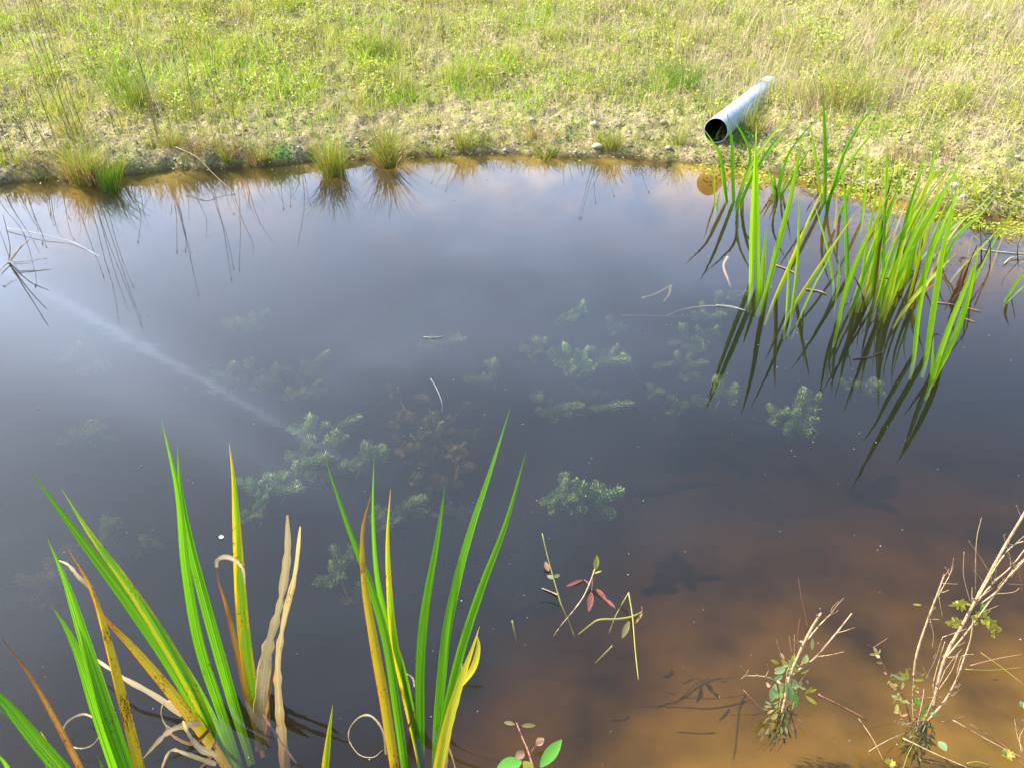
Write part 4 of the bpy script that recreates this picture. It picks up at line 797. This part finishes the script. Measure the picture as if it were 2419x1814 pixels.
bit('sunken_twig', 'short fuzzy twig just under the surface below the bent rush leaf', 'twig', [('stem', 't', 'hornbrown', 14, [(868, 936), (820, 985), (765, 1040)], [-.004, -.03, -.07])], c7, 2.5)
bit('sunken_twig', 'faint sunken twig left of the straight green rush leaf', 'twig', [('stem', 't', 'hornbrown', 16, [(275, 785), (290, 850), (312, 930)], [-.02, -.04, -.09])], c7, 2.5)
bit('water_mint', 'plant with one fresh serrated green leaf at the bottom edge', 'water plant', [
    ('stem', 't', 'woodred', 14, [(400, 1660), (370, 1560), (340, 1490), (300, 1390)], [.06, .03, -.0, -.03]), ('green_leaf', 'l', 'leafgreen', 74, [(440, 1650), (566, 1490)], [.10, .13]), ('green_leaf', 'l', 'leafgreen', 90, [(330, 1620), (180, 1665)], [.09, .08]), ('green_leaf', 'l', 'leafyel', 60, [(340, 1620), (400, 1690)], [.09, .08]),
    ('dead_leaf', 'l', 'leafpink', 50, [(345, 1560), (295, 1600)], [.02, .03]), ('dead_leaf', 'l', 'leafpink', 46, [(415, 1520), (462, 1480)], [.02, .03]), ('stem', 't', 'woodred', 6, [(380, 1575), (415, 1520)], .02), ('sunken_leaf', 'l', 'hornbrown', 26, [(330, 1408), (415, 1404)], -.02), ('sunken_leaf', 'l', 'hornbrown', 24, [(290, 1400), (225, 1385)], -.03), ('stem', 't', 'woodred', 8, [(430, 1700), (445, 1650)], [.06, .10])], c7, 2.5)
bit('floating_twig', 'pale straight twig floating in the upper middle of the pond', 'twig', [('stem', 't', 'speck', 5, [(1660, 266), (1720, 270), (1788, 262)], .003)], s1, 2.77)
bit('floating_stalk', 'fine curved stalk rising from the brown hornwort in the centre', 'twig', [('stem', 't', 'speck', 3.5, [(1708, 538), (1750, 610), (1782, 700), (1780, 760)], [.03, .01, -.01, -.05])], s1, 2.77)
bit('floating_fluff', 'tiny white fluff floating above the tan leaves', 'fluff', [('fluff', 'l', 'speck', 20, [(1052, 545), (1078, 545)], .004)], c5, 2.04)
bit('floating_straw', 'long pale straw arching on the water at the upper left', 'straw', [('stem', 't', 'speck', 5, [(40, 385), (250, 420), (440, 465), (540, 510), (650, 570)], [.01, .02, .01, .004, -.01])], s3, 2.77)
bit('broken_stalks', 'star of broken pale stalks at the left edge of the water', 'stalks', [('stalk', 't', 'speck', 8, [(55, 608), (160, 600), (308, 582)], .03), ('stalk', 't', 'speck', 6, [(55, 608), (110, 618), (205, 612)], .02), ('stalk', 't', 'wood', 8, [(58, 608), (110, 540), (190, 460)], [.0, .08, .14]), ('stalk', 't', 'wood', 8, [(55, 610), (100, 560), (140, 500)], [.0, .1, .17]), ('stalk', 't', 'wood', 7, [(55, 608), (20, 640), (0, 665)], .01), ('stalk', 't', 'stemdk', 7, [(55, 610), (65, 500), (20, 300)], [0, .15, .3])], s3, 2.77)
for (lab, pts, z, mt, w) in [('pinkish curved sunken leaf left of the iris stand', [(415, 535), (395, 580), (415, 640), (435, 690)], [-.01, -.03, -.05, -.09], 'leafpink', 16), ('brown floating stalk among the left iris blades', [(648, 572), (700, 590), (765, 622)], .004, 'leafpink', 6), ('pale floating stalk crossing the iris bases', [(790, 690), (860, 700), (900, 715)], .004, 'wood', 8),
                            ('thin pale stalk floating left of the iris stand', [(360, 770), (430, 775), (505, 797)], .004, 'speck', 5), ('pinkish stalk floating right of the dense clump', [(1440, 755), (1540, 770), (1655, 800)], .004, 'leafpink', 5), ('short pinkish stalk nearest the right blades', [(1560, 830), (1630, 852)], .004, 'leafpink', 5), ('pale stalk lying across the right edge water', [(1640, 495), (1760, 510), (1900, 520)], .004, 'speck', 6),
                            ('curved pale stalk at the right edge of the water', [(1770, 565), (1810, 535), (1900, 530)], .01, 'speck', 6), ('dark thin stalk floating left of the nearest clump', [(1030, 1030), (1100, 1025), (1170, 1000)], .004, 'dark', 6)]:
    bit('floating_stalk', lab, 'stalk', [('stem', 't', mt, w, pts, z)], c4, 2.07)
for (lab, pts, z, w) in [('sunken branch line running towards the middle right plants', [(870, 345), (1000, 345), (1150, 350), (1280, 350)], -.12, 8), ('brown sunken branch in the upper middle water', [(990, 250), (1060, 230), (1150, 180)], -.10, 20), ('forked sunken branch near the iris stand', [(1120, 350), (1220, 310), (1400, 290), (1560, 318)], [-.12, -.1, -.03, .002], 7), ('short brown sunken branch hanging in the upper middle', [(1150, 180), (1140, 230), (1110, 268)], -.1, 18)]:
    bit('sunken_branch', lab, 'branch', [('stem', 't', 'hornbrown', w, pts, z)], s2, 2.37)
bit('dry_stalk', 'long pale dry stalk bending from the left bank down to the water', 'stalk', [('stem', 't', 'wood', 5, [(985, 825), (1100, 880), (1200, 980), (1320, 1090)], [.16, .14, .07, .0])], c1, 2.37)
bit('dry_stalk', 'pale dry stalk lying flat on the left bank soil', 'stalk', [('stem', 't', 'speck', 7, [(1170, 642), (1300, 640), (1490, 650)], [.12, .12, .11])], c1, 2.37)
bit('dry_stalk', 'straight pale stalk slanting to the base of the centre rush', 'stalk', [('stem', 't', 'wood', 9, [(2140, 745), (2030, 820), (1925, 900)], [.12, .06, .0])], c1, 2.37)

# ------------------------------------------------------------------ cut woody plants at the lower right
def woody(label, base, stems, leaves, k=.00035, cat='shrub', name='cut_shrub', roots=()):
    bp_ = c8(*base); b = on_z(bp_); root = thing(name, label, cat, (b[0], b[1], 0))
    def P3(q, j=0.): p_ = c8(*q); return on_y(p_, b[1]+k*(bp_[1]-p_[1])+j)
    for w, pts, mt in stems:
        j = random.uniform(-.02, .02); P = np.array([P3(q, j) for q in pts]); r = w/2.5*px_size(P[0])*.5; mb = MB()
        tube(mb, P, r, r*.62, k=7 if w > 9 else 5, n=max(8, 6*len(pts)), wob=.12)
        if w > 9:                                   # buds and broken stubs
            for _ in range(3): i = random.randrange(len(P)-1); q = P[i]+(P[i+1]-P[i])*random.random(); tube(mb, [q, q+np.array([random.uniform(-.01, .01), 0, random.uniform(.003, .012)])], r*.5, r*.2, n=2, k=4)
        if w >= 8:                                  # fine side twigs growing out of the stem
            for _ in range(3):
                q = P[random.randrange(1, len(P))]; a = random.uniform(-2.7, -.4); l_ = random.uniform(.02, .07); e = q+np.array([-math.cos(a)*l_, random.uniform(-.3, .3)*l_, -math.sin(a)*l_])
                tube(mb, [q, (q+e)/2+np.array([random.uniform(-.006, .006), 0, random.uniform(-.004, .004)]), e], .0012, .0005, k=4)
        mb.build('stem', M[mt], root)
    for w, p0, p1, mt in leaves:
        j = random.uniform(-.02, .015); A_, B_ = P3(p0, j), P3(p1, j+random.uniform(-.01, .01)); mb = MB(); oval_leaf(mb, A_, B_-A_, np.linalg.norm(B_-A_), w/2.5*px_size(A_), unit(np.array([random.uniform(-.5, .5), -.8, .6])), fold=.25, curl=.12); mb.build('leaf', M[mt], root)
    mb = MB()
    for _ in range(26):                              # root beard below the surface
        a = random.random()*6.28; r_ = random.random()*.035; tube(mb, [(b[0]+math.cos(a)*r_*.3, b[1]+math.sin(a)*r_*.3, .01), (b[0]+math.cos(a)*r_, b[1]+math.sin(a)*r_, -.04), (b[0]+math.cos(a)*r_*1.5+random.uniform(-.02, .02), b[1]+math.sin(a)*r_*1.3, -.12)], .0014, .0007, n=5, k=4)
    mb.build('roots', M['hornbrown'], root)
    mb = MB()
    for _ in range(60):
        a = random.random()*6.28; r_ = random.random()**.8*.035; q = np.array([b[0]+math.cos(a)*r_-.005, b[1]+math.sin(a)*r_, -.006-random.random()*.10]); d = np.array([math.cos(a)*.6, math.sin(a)*.6-.4, random.uniform(-1.2, .3)]); oval_leaf(mb, q, d, .020, .007, np.array([0, 0, 1.]), n=4)
    mb.build('sunken_leaves', M['hornbrown'], root)
    return root
w1 = [(22, [(372, 1330), (420, 1110), (490, 940), (545, 830), (600, 742)], 'wood'), (14, [(400, 1130), (480, 1070), (570, 1000), (690, 860), (780, 745)], 'wood'), (11, [(520, 900), (590, 815), (655, 750)], 'wood'), (5, [(520, 830), (485, 660), (463, 532)], 'woodred'), (4, [(470, 970), (462, 870), (475, 770)], 'woodred'), (4, [(385, 1040), (350, 950), (336, 900)], 'wood'), (4, [(440, 1010), (442, 870)], 'wood'), (4, [(425, 970), (410, 880)], 'wood'),
      (10, [(380, 1165), (270, 1120), (160, 1115), (130, 1130)], 'wood'), (9, [(400, 1330), (390, 1200), (400, 1080)], 'wood'), (7, [(350, 1320), (370, 1220), (420, 1150)], 'wood'), (6, [(420, 1340), (450, 1240), (470, 1160), (530, 1070)], 'wood')]
l1 = [(46, (330, 1160), (300, 1275), 'leafgrey'), (40, (390, 1060), (325, 1100), 'leafgrey'), (34, (370, 1110), (320, 1140), 'leafgrey'), (50, (400, 1150), (425, 1265), 'leafgrey'), (44, (410, 1190), (470, 1280), 'leafgreen'), (40, (430, 1130), (460, 1200), 'leafgrey'), (36, (440, 1240), (440, 1310), 'leafgrey'), (36, (500, 1000), (485, 1060), 'leafpink'), (22, (350, 1040), (305, 1020), 'leafyel'), (30, (400, 1060), (370, 1020), 'leafyel'),
      (24, (500, 1220), (548, 1185), 'leafyel'), (18, (520, 1210), (582, 1195), 'leafyel'), (22, (505, 1230), (585, 1292), 'leafyel'), (22, (350, 1260), (315, 1285), 'leafgrey'), (30, (360, 1190), (370, 1260), 'leafgrey'), (20, (400, 1290), (440, 1255), 'leafpink'), (20, (550, 890), (545, 970), 'leafgrey'), (16, (505, 915), (468, 908), 'leafgrey'), (34, (500, 1040), (515, 990), 'leafgrey'), (30, (300, 1170), (270, 1160), 'leafpink'),
      (24, (430, 1020), (440, 990), 'leafyel'), (20, (380, 1020), (360, 975), 'leafpink'), (26, (450, 1100), (410, 1020), 'leafyel'), (34, (350, 1150), (380, 1215), 'leafgrey'), (20, (480, 1100), (530, 1080), 'leafyel')]
for i in range(26):
    q0 = (random.gauss(400, 50), random.uniform(1010, 1300)); a_ = random.uniform(-2.4, 2.4)+1.57; ll = random.uniform(22, 60); l1.append((random.uniform(10, 24), q0, (q0[0]+math.cos(a_)*ll, q0[1]+math.sin(a_)*ll), random.choice(['leafgrey', 'leafgrey', 'leafyel', 'leafpink'])))
woody('small cut shrub with grey-green leaves standing in shallow water at the lower right', (385, 1320), w1, l1)
w2 = [(22, [(1262, 1300), (1300, 1110), (1352, 960), (1430, 820), (1500, 690), (1600, 500), (1700, 320), (1796, 160), (1900, -30)], 'wood'), (16, [(1145, 1120), (1165, 980), (1230, 780), (1290, 620), (1325, 522)], 'wood'), (9, [(1285, 650), (1355, 525)], 'wood'), (6, [(1320, 568), (1405, 572)], 'wood'), (6, [(1240, 780), (1295, 780)], 'wood'), (5, [(1295, 650), (1315, 765)], 'wood'), (5, [(1243, 790), (1262, 870), (1255, 950)], 'wood'),
      (9, [(1160, 1450), (1200, 1250), (1215, 1140), (1270, 1020), (1315, 885)], 'wood'), (8, [(1275, 1250), (1262, 1160), (1300, 1010), (1330, 910)], 'wood'), (10, [(1200, 1400), (1240, 1300), (1290, 1180), (1330, 1080)], 'wood'), (6, [(1290, 1200), (1370, 1080), (1410, 975)], 'wood'), (14, [(1225, 1385), (1330, 1260), (1400, 1130), (1440, 1020), (1480, 900), (1500, 760)], 'wood'), (7, [(1400, 1100), (1430, 1000), (1500, 985)], 'wood'), (8, [(1145, 1400), (1140, 1250), (1145, 1120)], 'wood'),
      (12, [(1500, 700), (1620, 560), (1720, 470), (1830, 330)], 'wood'), (10, [(1520, 660), (1650, 440), (1740, 340), (1840, 310)], 'wood'), (10, [(1540, 690), (1650, 600), (1740, 480), (1840, 380)], 'wood'), (12, [(1330, 1010), (1440, 880), (1560, 720), (1680, 560), (1800, 430)], 'wood'), (5, [(1480, 680), (1440, 520), (1443, 380)], 'wood'), (6, [(1510, 620), (1515, 330), (1545, 180)], 'wood'), (4, [(1590, 500), (1530, 400), (1470, 315)], 'wood'), (6, [(1620, 630), (1730, 620), (1770, 595)], 'wood'), (5, [(1700, 570), (1800, 575)], 'wood'),
      (4, [(1720, 530), (1760, 490), (1785, 610)], 'wood'), (4, [(1780, 180), (1750, 105)], 'wood'), (4, [(1690, 330), (1678, 285), (1690, 275)], 'wood'), (9, [(1130, 1400), (1080, 1230), (1000, 1120), (960, 1030), (908, 945)], 'woodred'), (6, [(1490, 680), (1490, 590)], 'wood'), (6, [(1100, 1400), (1180, 1380), (1230, 1400)], 'woodred'), (4, [(1610, 600), (1560, 560), (1500, 490)], 'wood'), (8, [(1560, 700), (1640, 620), (1700, 540), (1760, 480)], 'wood')]
l2 = [(20, (1090, 1140), (1020, 1110), 'leafgrey'), (22, (1100, 1140), (1065, 1090), 'leafyel'), (18, (1110, 1135), (1105, 1075), 'leafyel'), (16, (1140, 1138), (1215, 1138), 'leafyel'), (26, (1080, 1150), (1080, 1200), 'leafgrey'), (24, (1040, 1190), (1000, 1150), 'leafpink'), (24, (1060, 1250), (1015, 1230), 'leafgrey'), (22, (1070, 1260), (1050, 1215), 'leafyel'), (24, (1070, 1260), (1120, 1270), 'leafgrey'), (30, (1150, 1240), (1190, 1290), 'leafgreen'), (34, (1210, 1310), (1240, 1285), 'leafgreen'),
      (26, (1240, 1330), (1295, 1350), 'leafgrey'), (34, (1180, 1320), (1215, 1350), 'leafgreen'), (26, (1210, 1340), (1190, 1380), 'leafyel'), (16, (1380, 1180), (1430, 1165), 'leafpink'), (16, (1370, 1200), (1340, 1215), 'leafpink'), (14, (1360, 1230), (1400, 1210), 'leafpink'), (16, (1330, 1270), (1300, 1290), 'leafpink'), (16, (1330, 1290), (1345, 1250), 'leafpink'), (16, (1060, 1330), (1020, 1325), 'leafpink'), (16, (1070, 1350), (1055, 1300), 'leafpink'), (16, (1070, 1350), (1110, 1340), 'leafpink'), (14, (1060, 1370), (1050, 1410), 'leafpink'),
      (20, (930, 980), (885, 990), 'leafyel'), (20, (930, 980), (910, 945), 'leafpink'), (20, (935, 985), (950, 960), 'leafyel'), (24, (940, 1010), (925, 985), 'leafpink'), (16, (960, 1040), (930, 1035), 'leafpink'), (16, (990, 1100), (965, 1095), 'leafpink'), (18, (1000, 1140), (990, 1170), 'leafyel'), (36, (1555, 750), (1555, 690), 'leafgreen'), (22, (1050, 1280), (1040, 1330), 'leafyel'), (14, (1400, 1190), (1420, 1155), 'leafpink'), (20, (1020, 1160), (1060, 1180), 'leafyel')]
for cx, cy, n_ in [(1420, 690, 16), (1385, 800, 14), (1590, 800, 20), (1545, 770, 14), (1620, 850, 8)]:
    for i in range(n_): a_ = random.random()*6.28; q0 = (cx+random.uniform(-28, 28), cy+random.uniform(-25, 25)); l2.append((random.uniform(14, 22), q0, (q0[0]+math.cos(a_)*44, q0[1]+math.sin(a_)*34), 'leafyel'))
for i in range(34):
    q0 = (random.gauss(1130, 75), random.uniform(1110, 1400)); a_ = random.uniform(-3.1, 3.1); ll = random.uniform(14, 34); l2.append((random.uniform(6, 14), q0, (q0[0]+math.cos(a_)*ll, q0[1]+math.sin(a_)*ll), random.choice(['leafgrey', 'leafyel', 'leafpink', 'leafpink'])))
woody('larger cut shrub with many pale dead stems leaning out of the right edge', (1210, 1400), w2, l2)
for (lab, w, pts, z, mt) in [('long pale twig floating in the bottom right corner', 9, [(1080, 1480), (1300, 1585), (1500, 1670)], .006, 'wood'), ('second long twig floating towards the right edge', 7, [(1370, 1370), (1600, 1500), (1796, 1600)], .006, 'wood'), ('short twig leading to the foot of the larger shrub', 6, [(880, 1560), (980, 1500), (1090, 1450)], .003, 'wood'), ('brown twig floating between the two cut shrubs', 6, [(580, 1222), (720, 1290), (870, 1370)], .003, 'woodred'),
                            ('dark twig left of the small shrub', 5, [(140, 1195), (200, 1260), (262, 1322)], [.01, .0, -.02], 'woodred'), ('thin twig running down below the two shrubs', 5, [(820, 1365), (900, 1480), (965, 1610)], .002, 'wood'), ('little twig right of the larger shrub foot', 5, [(1310, 1385), (1460, 1350)], .004, 'woodred'), ('thin green stalk crossing the right edge shallows', 5, [(1540, 975), (1660, 1060), (1796, 1165)], .01, 'leafyel'),
                            ('reddish stalk curving at the right edge shallows', 6, [(1480, 1052), (1640, 1012), (1790, 985)], .02, 'leafpink'), ('sunken pale stick at the bottom edge', 8, [(1080, 1670), (1110, 1580), (1150, 1500)], [-.03, -.02, -.01], 'leafyel'), ('bent yellowish stick on the bottom edge', 8, [(1460, 1630), (1520, 1620), (1600, 1640)], .003, 'leafyel'),
                            ('thin stick under the second long twig', 5, [(1480, 1400), (1620, 1480), (1720, 1560), (1796, 1640)], .004, 'woodred'), ('fine dark stick in the right shallows', 4, [(1640, 1290), (1700, 1350), (1790, 1420)], .004, 'dark'), ('curved fine stick at the right edge above the sprout', 4, [(1740, 1370), (1760, 1480), (1796, 1560)], .02, 'wood'), ('greenish stalk in the right shallows', 5, [(1450, 1075), (1600, 1080), (1796, 1062)], .008, 'leafyel'), ('thin twig rising at the far lower right corner', 4, [(1796, 1420), (1770, 1480), (1780, 1560)], .03, 'wood')]:
    bit('floating_twig', lab, 'twig', [('stem', 't', mt, w, pts, z)], c8, 2.5)
bit('floating_leaf', 'round grey-green leaf floating right of the larger shrub foot', 'leaf', [('blade', 'l', 'leafgrey', 52, [(1290, 1500), (1340, 1555)], .006)], c8, 2.5)
bit('floating_leaf', 'small yellow leaf with a dark stalk floating left of the larger shrub', 'leaf', [('blade', 'l', 'leafyel', 14, [(1140, 692), (1195, 694)], .006)], c8, 2.5)
def sprout(label, q, r, mt):
    b = on_z(c8(*q), .01); root = thing('green_sprout', label, 'sprout', b)
    for i in range(10): a = i*2.4; mb = MB(); oval_leaf(mb, b, [math.cos(a), math.sin(a), .5+.4*random.random()], r/2.5*px_size(b), r*.4/2.5*px_size(b), np.array([0, 0, 1.])); mb.build('leaf', M[mt], root)
sprout('bright yellow-green sprout in the lower right corner', (1695, 1585), 44, 'leafyel')
sprout('small bright sprout at the bottom edge between the shrubs', (1005, 1635), 36, 'leafyel')
sprout('grey-green sprout at the right edge shallows', (1790, 1290), 30, 'leafgrey')
for i, (q, mt) in enumerate([(c3(850, 65), 'yelclean'), (c3(1120, 365), 'yelclean'), (c3(1150, 240), 'yelclean'), (c3(830, 215), 'orange'), (c3(1935, 270), 'yelclean'), (c1(245, 430), 'orange'), (c2(440, 530), 'orange')]):
    b = settle(q)+np.array([0, -.1, .09])
    lab = ['yellow flower near the top of the meadow above the pipe', 'yellow flower above the large rush tuft', 'small yellow flower high on the right meadow', 'orange leaf in the dry grass above the pipe', 'yellow flower at the far right of the meadow', 'orange leaf in the left meadow', 'rust-red leaf on the middle bank soil'][i]
    root = thing('meadow_flower' if mt == 'yelclean' else 'autumn_leaf', lab, 'flower' if mt == 'yelclean' else 'leaf', b)
    mb = MB()
    for j in range(7): a = j*.9; oval_leaf(mb, b, [math.cos(a), math.sin(a), .4], .022, .011, np.array([0, 0, 1.]), n=5)
    mb.build('petals' if mt == 'yelclean' else 'blade', M[mt], root); mb = MB(); tube(mb, [b, b-[0.01, 0, .1]], .0012, k=4, n=3); mb.build('stalk', M['rush'], root)
